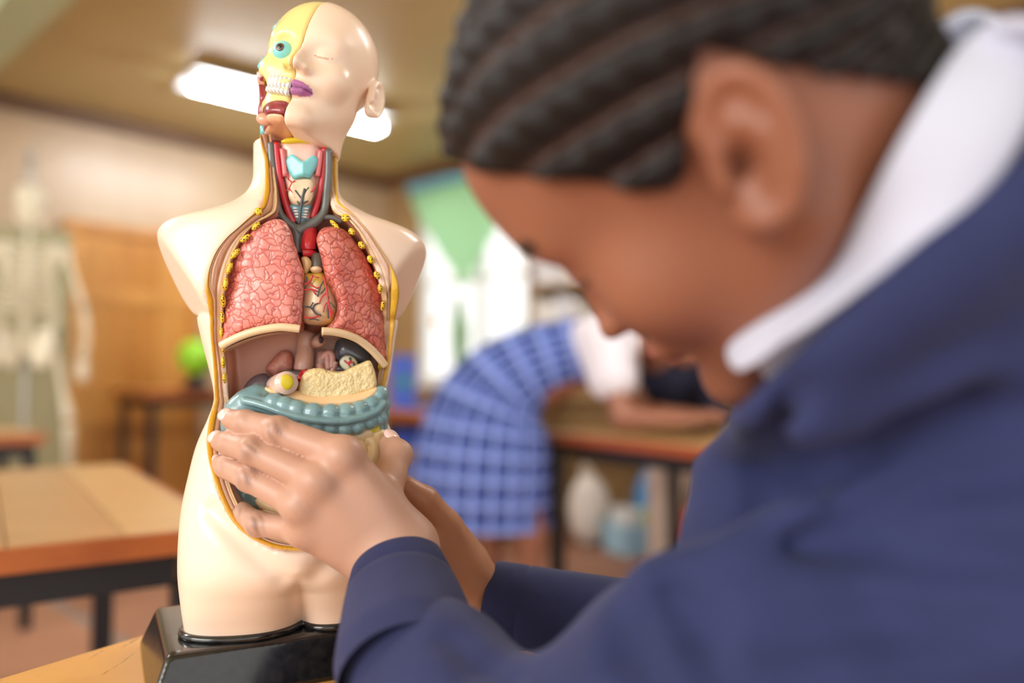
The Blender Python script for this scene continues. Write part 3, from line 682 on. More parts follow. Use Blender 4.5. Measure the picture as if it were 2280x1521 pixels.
pillow('kidney', Z3([(400, 790), (430, 700), (500, 630), (590, 602), (660, 630), (690, 670), (690, 760), (600, 820), (460, 830)], -.006), -.004, .014, .011, .0014, m_purple, torso)
m_spl = mat('spleen_slate', (66, 70, 82), .18, .6, coat=.5)
pillow('spleen', Z3([(1215, 370), (1240, 310), (1290, 280), (1360, 285), (1440, 320), (1510, 390), (1545, 470), (1530, 540), (1440, 560), (1340, 540), (1250, 500), (1218, 440)], -.002), .004, .014, .012, .0013, m_spl, torso)
pillow('spleen_hilum', Z3([(1262, 510), (1285, 465), (1330, 445), (1385, 460), (1420, 500), (1428, 540), (1380, 560), (1340, 585), (1290, 560)], -.012), -.011, .004, .003, .0009, mat('hilum_pale', (210, 214, 186), .3, coat=.3), torso)
for pts in ([(1305, 488), (1335, 515), (1395, 505)], [(1335, 515), (1362, 550)], [(1335, 515), (1372, 490)]): tube('splenic_artery', V3(pts, -.0158, 4, 440, 680), r_(1.7), m_art, torso, 8, 3)
for x, y in ((1358, 475), (1392, 528)): ball('splenic_vein_cut', V3([(x, y)], -.0155, 4, 440, 680)[0], (r_(3), .0012, r_(3.4)), m_blk, torso, 10)
pillow('adrenal', Z3([(1228, 575), (1245, 540), (1290, 545), (1330, 575), (1320, 600), (1240, 595)], -.008), -.006, .005, .004, .001, m_purple, torso)
m_fold = mat('stomach_fold_pink', (216, 160, 146), .32, coat=.25, noise=(200, (190, 120, 108), .5))
for pts in ([(1110, 480), (1140, 440), (1180, 430), (1200, 470), (1195, 560)], [(1230, 500), (1210, 560), (1200, 600)], [(1085, 520), (1100, 560), (1110, 590)], [(1150, 440), (1160, 500), (1165, 570)]):
    tube('stomach_fold', V3(pts, .000, 4, 440, 680), r_(8), m_fold, torso, 12, 5)
tube('portal_vein', V3([(780, 610, -.006), (850, 620, -.008), (920, 640, -.01)], 0, 4, 440, 680), r_(9), m_vein, torso, 12, 3)
tube('hepatic_artery', V3([(975, 585, -.012), (930, 610, -.012), (910, 660, -.018)], 0, 4, 440, 680), r_(6), m_art, torso, 10, 3)
pillow('diaphragm_crus', Z3([(1060, 420), (1140, 395), (1215, 440), (1250, 520), (1240, 610), (1040, 610)], .012), .016, .009, .006, .0016, m_wallp, torso)
# ---- stomach block, duodenum, colon, small bowel
m_stom = mat('pancreas_cream', (236, 214, 160), .34, coat=.2, noise=(110, (222, 192, 128), .5), bump=('noise', 230, .9, .0028), bump2=('noise', 600, .4, .001))
stom = [(905, 700), (930, 630), (980, 580), (1040, 558), (1100, 558), (1170, 582), (1260, 592), (1340, 572), (1440, 522), (1530, 488), (1568, 555), (1588, 640), (1588, 735), (1480, 790), (1300, 830), (1050, 850), (930, 815), (900, 755)]
pillow('pancreas', Z3(stom, -.035), -.026, .013, .004, .0012, m_stom, torso, None, lambda P: .0007 * wobble(P, 300, 6))
m_peach = mat('omentum_peach', (240, 200, 150), .3, coat=.3)
om = [(590, 730), (680, 740), (760, 770), (900, 760), (1050, 800), (1300, 790), (1480, 760), (1588, 725), (1620, 760), (1560, 850), (1440, 900), (1200, 950), (1000, 940), (820, 880), (690, 810), (620, 770)]
pillow('omentum', Z3(om, -.036), -.030, .013, .009, .0013, m_peach, torso, None, lambda P: .0004 * wobble(P, 260, 8))
dc = [(700, 720, -.012), (745, 705, -.030), (792, 690, -.046)]
tube('duodenum', V3(dc, 0, 4, 440, 680), [r_(22), r_(24), r_(24)], mat('duodenum_pink', (238, 204, 186), .28, coat=.35), torso, 22, 5, None)
ball('duodenum_bore', V3([(790, 684)], -.0462, 4, 440, 680)[0], (r_(15), .0016, r_(16)), mat('bile_yellow', (206, 186, 20), .4), torso, 18)
m_colon = mat('colon_blue_grey', attr=True, rough=.26, coat=.4, bump=('noise', 260, .12, .001))
up = [(690, 862), (788, 892), (890, 922), (1035, 948), (1185, 955), (1318, 948), (1440, 928), (1545, 880), (1618, 800)]
lowr = [(880, 1030), (970, 1062), (1068, 1085), (1185, 1100), (1300, 1108), (1420, 1085), (1528, 1040), (1615, 1010)]
tae = [(420, 850), (520, 872), (620, 905), (740, 950), (900, 1000), (1060, 1026), (1200, 1036), (1330, 1030), (1480, 998), (1600, 945), (1652, 880)]
leftc = [(560, 770), (500, 800), (430, 870), (380, 940), (340, 1010)]
def yb(px):                              # depth of the colon's front along the bow
    return -.049 + .017 * ((px - 1030) / 620.0) ** 2
UPc = [T(440 + x / 4, 680 + y / 4, yb(x)) for x, y in up]; LOc = [T(440 + x / 4, 680 + y / 4, yb(x) - .001) for x, y in lowr]
TAc = [T(440 + x / 4, 680 + y / 4, yb(x) - .0078) for x, y in tae]
LEc = [T(440 + x / 4, 680 + y / 4, -.027) for x, y in [(600, 835), (535, 835), (460, 890), (400, 960), (370, 1045), (345, 1150)]]
ASC = [T(x, y, -.024) for x, y in [(533, 960), (527, 1000), (527, 1045), (536, 1085), (556, 1120), (585, 1140)]]
DSC = [T(x, y, -.022) for x, y in [(850, 880), (852, 920), (848, 965), (842, 1010), (830, 1060), (800, 1110), (760, 1150)]]
def f_colon(P):
    d = None
    for cs, rr in ((UPc, r_(21)), (LOc, r_(18))):
        for i, c in enumerate(cs):
            j = min(i + 1, len(cs) - 1); t = cs[j] - cs[max(i - 1, 0)]; t = t / np.linalg.norm(t)
            n_ = np.array([0, -1.0, 0]); n_ -= t * (n_ @ t); n_ /= np.linalg.norm(n_); b_ = np.cross(t, n_)
            e = ell(P, c, (rr * (1.06 if cs is UPc else 1.0), rr * .92, rr * 1.06), np.column_stack([t, b_, n_]))
            d = e if d is None else smin(d, e, .0006)
    core = chain(P, [c + np.array([0, .0075, 0]) for c in TAc], [.0062] * len(TAc))
    d = smin(d, core, .002)
    le = chain(P, LEc, [r_(24), r_(29), r_(34), r_(36), r_(35), r_(30)], .004)
    asc = chain(P, ASC, [r_(27), r_(25), r_(27), r_(24), r_(27), r_(22)], .003) + .0008 * np.sin(P[:, 2] * 330)
    dsc = chain(P, DSC, [r_(14)] * 5 + [r_(18)] * 2, .003)
    d = smin(d, smin(le, asc, .004), .003); d = np.minimum(d, dsc)
    ta = chain(P, TAc, [.0028] * len(TAc))
    return smin(d, ta, .0012)
def col_colon(V):
    c = cc((134, 168, 172), len(V)); return mixc(c, lin((112, 150, 158)), .5 + .6 * wobble(V, 160, 3))
allc = np.array(UPc + LOc + TAc + LEc + ASC + DSC)
colon = sdf_obj('colon', f_colon, allc.min(0) - .018, allc.max(0) + .018, .0011, m_colon, torso, col_colon, 1)
m_bowel = mat('small_bowel_cream', (240, 212, 160), .28, coat=.4)
m_bowely = mat('bowel_fat_yellow', (226, 202, 60), .35, coat=.2)
rng = np.random.default_rng(4)
pillow('mesentery', np.array([T(x, y, -.03)[[0, 2]] for x, y in [(560, 930), (700, 935), (835, 940), (842, 1010), (825, 1080), (760, 1150), (680, 1170), (600, 1150), (565, 1090), (553, 1000)]]), -.026, .010, .008, .0014, m_bowely, torso)
loops = [[(690, 985), (740, 975), (790, 972), (825, 960)], [(745, 1000), (770, 985), (795, 995), (800, 1015)], [(812, 975), (828, 985), (830, 1015), (815, 1040)], [(780, 1020), (800, 1035), (815, 1010)], [(755, 1030), (780, 1045), (800, 1060)], [(835, 960), (842, 1000), (835, 1040)],
         [(560, 955), (590, 962), (640, 975), (690, 1000)], [(570, 990), (620, 1000), (680, 1025), (730, 1040)], [(575, 1030), (620, 1035), (680, 1055), (750, 1080)], [(580, 1070), (630, 1075), (690, 1095), (760, 1110)], [(585, 1105), (600, 1125), (640, 1130), (690, 1120)], [(590, 1140), (640, 1150), (690, 1140), (740, 1130)], [(790, 1075), (760, 1100), (720, 1120)]]
for lp_ in loops:
    tube('small_bowel_loop', [T(x, y, -.038 + .010 * ((x - 700) / 150) ** 2 + rng.uniform(-.001, .001)) for x, y in lp_], r_(20) * rng.uniform(.95, 1.05), m_bowel, torso, 14, 5)
# ---- head of the model: skin half and dissected half
def f_head(P, w=1.0, nose=0.0):
    """generic head, metres: x right, face towards -y, z up, origin between the ears"""
    x = P[:, 0] / w; Q = np.stack([x, P[:, 1], P[:, 2]], 1); A = np.stack([np.abs(x), P[:, 1], P[:, 2]], 1)
    d = ell(Q, (0, .012, .040), (.076, .098, .086))
    d = smin(d, ell(Q, (0, -.030, -.030), (.060, .064, .078)), .035)
    d = smin(d, rcone(A, (.050, .004, -.045), (.016, -.072, -.098), .018, .020), .026)
    d = smin(d, ell(Q, (0, -.078, -.100), (.022, .019, .017)), .018)
    d = smin(d, sph(A, (.040, -.058, -.022), .026), .022)
    d = smin(d, ell(A, (.026, -.076, .030), (.024, .014, .013)), .030)
    d = smax(d, -sph(A, (.033, -.106, .006), .017), .018)
    d = smin(d, sph(A, (.032, -.075, .004), .0150), .006)
    n = rcone(Q, (0, -.086, .018), (0, -.110 + nose, -.024), .0075, .0115)
    n = smin(n, ell(A, (.0125, -.101, -.027), (.0085, .010, .0075)), .006)
    d = smin(d, n, .012)
    d = smin(d, ell(Q, (0, -.088, -.054), (.026, .014, .009)), .012)
    d = smin(d, ell(Q, (0, -.0945, -.0525), (.021, .009, .0052)), .005)
    d = smin(d, ell(Q, (0, -.0930, -.0640), (.018, .009, .0060)), .005)
    d = smax(d, -ell(Q, (0, -.1045, -.0585), (.024, .008, .0010)), .003)
    d = smax(d, -sph(A, (.0075, -.104, -.0355), .0036), .003)
    return d
def f_ear(P, side=1, tilt=14):
    """outer ear at +x (side=1) or -x"""
    Q = np.stack([P[:, 0] * side, P[:, 1], P[:, 2]], 1)
    a = math.radians(tilt); c, s = math.cos(a), math.sin(a)
    q = Q - np.array([.077, .014, -.006])
    y = q[:, 1] * c - q[:, 2] * s; z = q[:, 1] * s + q[:, 2] * c; x = q[:, 0] - .30 * (y + .010)
    u = np.stack([x, y, z], 1)
    plate = ell(u, (0, .0, .002), (.0040, .0165, .030))
    th = np.linspace(-2.3, 2.1, 18); hel = np.stack([np.full(18, .0035), -.0035 + .0165 * np.sin(th + 1.15) * .98 + .002, .004 + .0275 * np.cos(th + 1.15 - .9) * 1.0], 1)
    th = np.linspace(math.radians(-115), math.radians(190), 20)   # 0 = top, + towards the back
    hel = np.stack([.0045 - .002 * np.cos(th), .0165 * np.sin(th), .003 + .0285 * np.cos(th)], 1)
    hel[:3, 1] += .004
    e = chain(u, hel, [.0040] * 20, .002)
    d = smin(plate, e, .003)
    d = smin(d, chain(u, [(.004, -.002, .014), (.004, .007, .008), (.0045, .009, -.003), (.0045, .005, -.012)], [.003] * 4), .004)
    d = smin(d, ell(u, (.002, -.004, -.025), (.0045, .0095, .0095)), .005)
    d = smin(d, ell(u, (.004, -.0125, -.005), (.004, .0035, .006)), .003)
    d = smax(d, -ell(u, (.006, -.003, -.003), (.0085, .0065, .0095)), .003)
    return d
HS = .4918; HR = np.eye(3)
def rot3(rx, ry, rz):
    X = Matrix.Rotation(rx, 3, 'X'); Y = Matrix.Rotation(ry, 3, 'Y'); Z = Matrix.Rotation(rz, 3, 'Z'); return np.array(Z @ Y @ X)
HPOS = np.array([-.1597, .64, 1.2152]); HRW = rot3(-.1347, .194, -.0412)
HL = np.array([(HPOS - TO) @ TX, (HPOS - TO) @ TY, HPOS[2] - TO[2]]); HRL = np.stack([TX, TY, [0, 0, 1.0]]) @ HRW
def to_torso(V): return HS * V @ HRL.T + HL
HWD = 1.08
neckcut_n = np.array([0, .0, -1.0])
def f_mhead(P):
    d = f_head(P, HWD)
    d = smin(d, ell(P, (0, .014, .044), (.082, .102, .085)), .03)
    d = smin(d, rcone(P, (0, .012, -.03), (0, .004, -.200), .058, .070), .03)
    d = smin(d, f_ear(P / np.array([HWD * 1.10, 1.08, 1.08]), 1), .006)
    # cut under the jaw, sloping down to the back
    return smax(d, -(P[:, 2] + .116), .004)
XM = .0
def f_skinhalf(P):
    return smax(f_mhead(P), -(P[:, 0] - XM - .0006), .002)
def col_headskin(V):
    c = cc((248, 218, 192), len(V))
    lip = ell(V, (0, -.094, -.0585), (.033, .030, .0115))
    c[(lip < 0) & (V[:, 1] < -.07)] = lin((182, 112, 164))
    c[(np.abs(V[:, 2] + .0585) < .0011) & (V[:, 0] < .030) & (V[:, 1] < -.07)] = lin((128, 70, 120))
    lid = np.abs(V[:, 2] - (.0005 + 8 * (V[:, 0] - .033) ** 2)) < .0009
    lid &= (np.abs(V[:, 0] - .034) < .014) & (V[:, 1] < -.07)
    c[lid] = lin((196, 150, 112))
    return c
def head_part(name, f, lo, hi, h, m, parent, colfn=None, relax=2):
    V, Q = nets(f, lo, hi, h, relax)
    me = mesh_np(name, to_torso(V), Q, True, None if colfn is None else colfn(V)); return new_obj(name, me, parent, m)
head = head_part('head', f_skinhalf, (-.01, -.14, -.17), (.115, .125, .14), .0026, m_bodyv, torso, col_headskin)
m_bone = mat('bone_yellow', (242, 224, 146), .3, coat=.3, bump=('noise', 120, .06, .002))
def f_skull(P):
    d = f_mhead(P) + .0012
    d = smax(d, -sph(P, (-.034, -.100, .006), .021), .006)
    d = smin(d, rcone(P, (-.068, -.020, -.018), (-.046, -.070, -.022), .009, .011), .008)
    d = smax(d, -ell(P, (-.062, -.058, -.052), (.014, .020, .018)), .008)
    d = smax(d, -ell(P, (-.012, -.104, -.018), (.007, .02, .012)), .004)
    d = smax(d, -(P[:, 2] + .088 + .15 * (P[:, 1] + .06)), .004)
    return smax(d, P[:, 0] - XM + .0006, .002)
skull = head_part('skull_half', f_skull, (-.115, -.14, -.17), (.01, .125, .14), .0026, m_bone, head)
head_part('flesh_under_jaw', lambda P: smax(smax(f_mhead(P) + .002, P[:, 0] - XM + .0006, .002), P[:, 2] + .1095 + .10 * (P[:, 1] + .03), .003), (-.115, -.14, -.18), (.01, .125, -.02), .0026, mat('flesh_peach', (238, 182, 140), .33, coat=.2), head)
m_mus = mat('muscle_maroon', (138, 46, 56), .22, coat=.5, noise=(160, (176, 84, 84), .5), bump=('noise', 300, .3, .001, (1, 1, .3)))
def f_jawmus(P):
    d = f_mhead(P) + .001
    d = smax(d, P[:, 2] + .082 + .15 * (P[:, 1] + .06), .003); d = smax(d, -(P[:, 2] + .1095 + .10 * (P[:, 1] + .03)), .003)
    return smax(d, P[:, 0] - XM + .0006, .002)
head_part('jaw_muscle', f_jawmus, (-.115, -.14, -.17), (.01, .125, -.02), .0026, m_mus, head)
ph = lambda *p: to_torso(np.array(p, float)[None])[0]
def surf(x, z):                           # a point on the dissected half's face at head-local (x,z)
    y = np.linspace(-.135, .02, 320); P = np.stack([np.full(320, x), y, np.full(320, z)], 1)
    i = np.argmax(f_mhead(P) < 0); return np.array([x, y[i], z])
def hp(*pts, off=-.010): return [to_torso((surf(x, z) + np.array([0, -off, 0]))[None])[0] for x, z in pts]
tube('masseter_muscle', hp((-.066, -.034), (-.064, -.055), (-.060, -.080), (-.056, -.098)), np.array([.0022, .0040, .0040, .0026]), m_mus, head, 10, 4)
tube('masseter_tendon', hp((-.067, -.028), (-.066, -.042)), .0030, mat('tendon_pink', (226, 180, 170), .3, coat=.3), head, 10, 1)
for a in (((-.068, -.022), (-.066, -.004)), ((-.058, -.098), (-.054, -.112)), ((-.072, .060), (-.070, .080))):
    tube('cartilage_patch', hp(*a), .0032, m_tq, head, 10, 1)
ball('jaw_gland', hp((-.036, -.108), off=-.004)[0], (.007, .004, .005), mat('gland_peach', (222, 160, 132), .3, coat=.3), head, 14, HRL)
# eyeball in its socket
ec = np.array([-.033, -.0745, .005])
ball('eyeball', to_torso(ec[None])[0], .0183 * HS * 1.0, m_tq, head, 24)
gz = np.array([-.10, -1, -.02]); gz /= np.linalg.norm(gz)
eyR = HRL @ np.column_stack([[gz[1], -gz[0], 0] / np.hypot(gz[0], gz[1]), np.cross(gz, [gz[1], -gz[0], 0]) / np.hypot(gz[0], gz[1]), gz])
ball('iris', to_torso((ec + gz * .0172)[None])[0], (.0068 * HS, .0068 * HS, .0018 * HS), mat('iris_brown', (96, 66, 50), .2, coat=.5), head, 20, eyR)
ball('pupil', to_torso((ec + gz * .0187)[None])[0], (.0038 * HS, .0038 * HS, .0010 * HS), mat('pupil_black', (18, 14, 14), .15, coat=.5), head, 14, eyR)
# teeth of the dissected side, two rows
for row, (z0, hh) in enumerate(((-.0545, .0088), (-.0685, .0044))):
    for i in range(6):
        x = -.0036 - .0066 * i
        yf = -.0945 + 8.5 * x * x
        R_ = HRL @ rotz(math.atan(17 * x))
        c = to_torso(np.array([[x, yf, z0 + .0009 * i]]))[0]
        V, F = box_np((0, 0, 0), np.array((.0033, .006, hh)) * HS); me = mesh_np('tooth', V @ R_.T + c, F, False)
        bm = bmesh.new(); bm.from_mesh(me); bmesh.ops.bevel(bm, geom=bm.edges[:], offset=.0007, segments=2, affect='EDGES'); bm.to_mesh(me); bm.free()
        for p in me.polygons: p.use_smooth = True
        new_obj('tooth', me, head, m_wh)
# ================================================================ the pupil at the model
girl = empty('person', (.42, .47, 0), 0, 'pupil in navy blazer and white collar with braided hair bending over the torso model', 'person')
GI = Matrix.Translation(girl.location).inverted()
def gpart(name, me, m, parent=None):
    o = new_obj(name, me, parent if parent is not None else girl, m)
    if parent is None: o.matrix_parent_inverse = GI
    return o
GP = np.array([.0925, .357, 1.0865]); GR = rot3(math.radians(45), math.radians(26.7), math.radians(-106)); GS = .966
def g2w(V): return GS * np.asarray(V, float) @ GR.T + GP
def w2g(V): return ((np.asarray(V, float) - GP) / GS) @ GR
# ---- hands: joints as (pixel x, pixel y, depth)
def J(*a): return W(a[0], a[1], a[2])
LH = dict(index=[J(765, 1015, .548), J(618, 960, .560), J(546, 941, .574), J(516, 934, .584)],
          middle=[J(708, 1072, .545), J(563, 1003, .559), J(512, 987, .580), J(492, 983, .590)],
          ring=[J(670, 1125, .548), J(556, 1064, .565), J(507, 1040, .583), J(489, 1034, .592)],
          little=[J(682, 1180, .556), J(574, 1167, .570), J(538, 1142, .582), J(520, 1130, .592)])
LRAD = dict(index=[.0118, .0099, .0090, .0076], middle=[.0118, .0100, .0090, .0076], ring=[.0112, .0095, .0087, .0073], little=[.0102, .0084, .0075, .0064])
LTH = [J(835, 1110, .568), J(866, 1062, .585), J(884, 1012, .598), J(868, 990, .606)]
LWR = [J(905, 1208, .563), J(893, 1232, .562), J(872, 1250, .563), J(850, 1258, .567)]
LFA = [J(888, 1240, .566), J(905, 1330, .535), J(930, 1440, .49)]
def finger(P, pts, rad):
    d = chain(P, pts, rad, .003)
    pip = pts[1]; v = np.array([0, 0, HC]) - pip; v /= np.linalg.norm(v)
    d = smin(d, sph(P, pip + v * .0015, rad[1] * .98), .004)          # knuckle
    t = np.clip(np.abs((P - pip) @ ((pts[2] - pts[0]) / np.linalg.norm(pts[2] - pts[0]))), 0, .02)
    near = np.exp(-(np.sqrt(((P - pip - v * rad[1]) ** 2).sum(1)) / .007) ** 2)
    return d + .00035 * near * np.cos(t * 2 * np.pi / .0024)
def f_lhand(P):
    fg = None
    for k_ in LH:
        e = finger(P, LH[k_], LRAD[k_]); fg = e if fg is None else np.minimum(fg, e)
    palm = None
    for (k_, w_) in zip(('index', 'middle', 'ring', 'little'), LWR):
        e = rcone(P, w_, LH[k_][0], .0200, .0118); palm = e if palm is None else smin(palm, e, .010)
    palm = smin(palm, rcone(P, J(870, 1190, .572), J(740, 1110, .566), .020, .013), .01)
    th = chain(P, LTH, [.0155, .0118, .0108, .0084], .005)
    th = smin(th, sph(P, J(850, 1140, .572), .0165), .012)
    d = smin(palm, fg, .0058); d = smin(d, th, .009)
    for k_, m_ in (('index', .0095), ('middle', .0095), ('ring', .009), ('little', .0085)):   # knuckles of the fist
        v = np.array([0, 0, HC]) - LH[k_][0]; v /= np.linalg.norm(v); d = smin(d, sph(P, LH[k_][0] + v * .0030, m_), .012)
    d = smin(d, chain(P, LFA, [.0255, .0255, .030], .01), .016)
    return d
def knuckle_tone(V):
    k_ = np.zeros(len(V))
    for nme in LH:
        for q, r, a in ((LH[nme][1], .0068, 1.0), (LH[nme][0], .008, .2), (LH[nme][2], .005, .5)):
            v = np.array([0, 0, HC]) - q; v /= np.linalg.norm(v)
            k_ = np.maximum(k_, a * np.exp(-(np.sqrt(((V - q - v * .008) ** 2).sum(1)) / r) ** 2))
    return k_
SKIN = (194, 150, 128); SKIN_D = (110, 74, 62); PALM = (212, 158, 136)
def col_lhand(V):
    c = cc(SKIN, len(V)); c = mixc(c, lin((200, 158, 136)), .5 + .5 * wobble(V, 45, 2)); return mixc(c, lin(SKIN_D), .85 * knuckle_tone(V) * (.72 + .40 * np.sin(V @ np.array([900., 300., 500.]) + 3 * wobble(V, 300, 1))))
RTH = [J(1040, 1245, .655), J(992, 1172, .645), J(945, 1115, .634), J(905, 1085, .628)]
RWR = [J(1085, 1310, .662), J(1082, 1335, .664), J(1080, 1360, .666), J(1072, 1385, .668)]
RM_ = [J(955, 1215, .632), J(945, 1245, .636), J(950, 1275, .642), J(965, 1305, .650)]
RF = [[RM_[0], J(880, 1180, .604), J(845, 1165, .592)], [RM_[1], J(868, 1212, .604), J(830, 1200, .592)], [RM_[2], J(872, 1243, .606), J(838, 1235, .593)], [RM_[3], J(885, 1275, .612), J(850, 1268, .598)]]
def f_rhand(P):
    d = None
    for a, b in zip(RWR, RM_):
        e = rcone(P, a, b, .0175, .0112); d = e if d is None else smin(d, e, .010)
    fg = None
    for p in RF:
        e = chain(P, p, [.0098, .0082, .0070], .003); fg = e if fg is None else np.minimum(fg, e)
    d = smin(d, fg, .005)
    d = smin(d, ell(P, J(1035, 1285, .650), (.023, .018, .022)), .012)
    d = smin(d, chain(P, RTH, [.0165, .0132, .0112, .0088], .004), .008)
    d = smin(d, chain(P, [J(1088, 1345, .665), J(1200, 1400, .655), J(1330, 1430, .645)], [.0265, .0265, .031], .01), .014)
    # crease between thumb and wrist
    return d + .0014 * np.exp(-(np.minimum(rcone(P, J(985, 1165, .625), J(1005, 1195, .622), 0, 0), rcone(P, J(1000, 1195, .622), J(1030, 1188, .63), 0, 0)) / .0035) ** 2)
def col_rhand(V):
    c = cc((180, 126, 94), len(V)); w_ = np.clip((J(1035, 1290, .64)[2] - V[:, 2]) / .03, 0, 1) * np.clip((J(1075, 1300, .65)[0] - V[:, 0]) / .03 + .3, 0, 1)
    return mixc(c, lin(PALM), w_)
def bounds(ps, m): ps = np.array(ps); return ps.min(0) - m, ps.max(0) + m
lo, hi = bounds(sum(LH.values(), []) + LTH + LWR + LFA, .036)
VL, QL = nets(f_lhand, lo, hi, .00125, 1)
lo, hi = bounds(RTH + RWR + sum(RF, []) + [J(1330, 1430, .645)], .036)
VR, QR = nets(f_rhand, lo, hi, .0014, 1)
# ---- head and neck
NB = w2g(W(1985, 620, .43))
def f_ghead(P):
    P = np.stack([P[:, 0], P[:, 1], np.where(P[:, 2] < -.05, -.05 + (P[:, 2] + .05) * 1.22, P[:, 2])], 1) if True else P
    d = smin(f_head(P, 1.0, .010), ell(P, (0, -.040, .055), (.062, .060, .052)), .02)
    d = smin(d, rcone(P, (0, .030, -.03), NB, .054, .050), .03)
    d = smin(d, f_ear(P, 1, 30), .006); d = smin(d, f_ear(P, -1, 30), .006)
    return d
VH, QH = nets(f_ghead, (-.11, -.14, -.20), (.13, .20, .14), .0028, 2)
def col_face(V):
    c = cc((152, 98, 74), len(V)); c = mixc(c, lin((130, 80, 58)), .5 + .6 * wobble(V, 26, 5))
    lip = np.minimum(ell(V, (0, -.0975, -.0525), (.0225, .012, .0062)), ell(V, (0, -.096, -.0640), (.0195, .012, .0072)))
    c[lip < 0] = lin((178, 104, 100))
    br = np.abs(V[:, 2] - (.036 - 6 * (np.abs(V[:, 0]) - .03) ** 2)) < .004
    br &= (np.abs(np.abs(V[:, 0]) - .033) < .022) & (V[:, 1] < -.05)
    c[br] = lin((38, 26, 24))
    lid = (np.abs(V[:, 2] - (.0005 + 8 * (np.abs(V[:, 0]) - .033) ** 2)) < .0014) & (np.abs(np.abs(V[:, 0]) - .034) < .016) & (V[:, 1] < -.06)
    c[lid] = lin((26, 18, 18))
    return c
cols = np.concatenate([col_lhand(VL), col_rhand(VR), col_face(VH)])
Vb, Fb = join_np([(VL, QL), (VR, QR), (g2w(VH), QH)])
m_skin = mat('skin', attr=True, rough=.42, spec=.45, sss=.08, bump=('voronoi', 900, .10, .0006), bump2=('noise', 160, .05, .001))
gbody = gpart('body', mesh_np('body', Vb, Fb, True, cols), m_skin)
m_nail = mat('nail', (246, 208, 200), .2, .5, coat=.4)
for nme in LH:
    a, b = LH[nme][2], LH[nme][3]; t = (b - a) / np.linalg.norm(b - a)
    v = np.array([0, 0, HC]) - b; v /= np.linalg.norm(v); v = np.array([-.15, -.75, .62]); v -= t * (v @ t); v /= np.linalg.norm(v); u_ = np.cross(t, v)
    r0 = LRAD[nme][3]
    ball('fingernail', b + t * r0 * .42 + v * r0 * .66, (r0 * .95, r0 * .76, r0 * .44), m_nail, gbody, 16, np.column_stack([t, u_, v]))
a, b = LTH[2], LTH[3]; t = (b - a) / np.linalg.norm(b - a); v = np.array([.4, -.2, .9]); v -= t * (v @ t); v /= np.linalg.norm(v)
ball('fingernail', b + t * .003 + v * .0062, (.0078, .0066, .003), m_nail, gbody, 16, np.column_stack([t, np.cross(t, v), v]))
# ---- braided hair
HLY = [-.16, -.100, -.092, -.075, -.055, -.040, -.028, -.016, -.008, .030, .040, .052, .075, .10, .2]
HLZ = [.112, .108, .100, .080, .054, .038, .018, .004, .006, .034, .012, -.012, -.050, -.062, -.062]
def f_hair(P):
    base = smin(smin(f_head(P, 1.0, .010), ell(P, (0, -.040, .055), (.062, .060, .052)), .02), rcone(P, (0, .030, -.03), NB, .052, .056), .03)
    ax = np.arctan2(P[:, 0], P[:, 2] + .02)
    line = ax * 17 - P[:, 1] * 62 * np.sign(P[:, 0])
    rid = np.abs(np.sin(line)) ** .8
    knot = np.sin(P[:, 1] * 420 + 3 * np.sin(line))
    d = base - .0015 - .0075 * rid - .0012 * knot * rid
    zl_ = np.interp(P[:, 1], HLY, HLZ)
    return smax(d, (zl_ - P[:, 2]) * .8 + .001 * knot, .004)
m_hair = mat('braided_black_hair', (26, 19, 18), .55, .3, bump=('noise', 700, .4, .0015), noise=(300, (44, 34, 32), .6))
VV, QQ = nets(f_hair, (-.11, -.13, -.085), (.11, .145, .155), .0022, 1)
def hair_col(V):
    ln_ = np.arctan2(V[:, 0], V[:, 2] + .02) * 17 - V[:, 1] * 62 * np.sign(V[:, 0])
    return mixc(cc((78, 54, 46), len(V)), lin((22, 17, 17)), (np.abs(np.sin(ln_)) ** .8 - .12) * 3)
m_braid = mat('braids_on_scalp', attr=True, rough=.5, spec=.35, bump=('noise', 700, .4, .0015))
gpart('hair', mesh_np('hair', g2w(VV), QQ, True, hair_col(VV)), m_braid)
# ---- shirt collar: a folded band of cloth around the neck
AX0 = g2w((0, .02, -.04)); AX1 = W(1990, 650, .425); AXD = (AX1 - AX0) / np.linalg.norm(AX1 - AX0)
def axdist(P): q = P - AX0; return np.sqrt(np.maximum((q ** 2).sum(-1) - (q @ AXD) ** 2, 0))
def on_neck(px, py, R):
    d = np.linspace(.22, .60, 400); P = W(px, py, d); r = axdist(P)
    i = np.argmax(r <= R) if (r <= R).any() else np.argmin(r)
    return P[i]
cu = [(2420, 130), (2330, 60), (2235, 40), (2150, 90), (2075, 195), (1995, 330), (1925, 475), (1862, 600), (1790, 662), (1700, 715), (1630, 762)]
cl = [(2470, 330), (2390, 190), (2310, 150), (2290, 262), (2200, 418), (2078, 520), (1965, 595), (1858, 676), (1770, 740), (1708, 796), (1648, 830)]
def smooth3(A, k=3):
    for _ in range(k): A = np.concatenate([A[:1], .25 * A[:-2] + .5 * A[1:-1] + .25 * A[2:], A[-1:]])
    return A
U_ = smooth3(crom(np.array([on_neck(x, y, r) for (x, y), r in zip(cu, [.062] * 7 + [.064, .072, .082, .09])]), 8, False)); D_ = smooth3(crom(np.array([on_neck(x, y, r) for (x, y), r in zip(cl, [.086] * 7 + [.088, .094, .100, .104])]), 8, False)); 
def mirror(A): q = w2g(A); q[:, 0] *= -1; return g2w(q)
DN = D_.copy()
UL = smooth3(resample(np.concatenate([U_, mirror(U_)[::-1], U_[:1]]), 150), 4); DL = smooth3(resample(np.concatenate([D_, mirror(D_)[::-1], D_[:1]]), 150), 4); n = len(UL)
K = 9; V = []
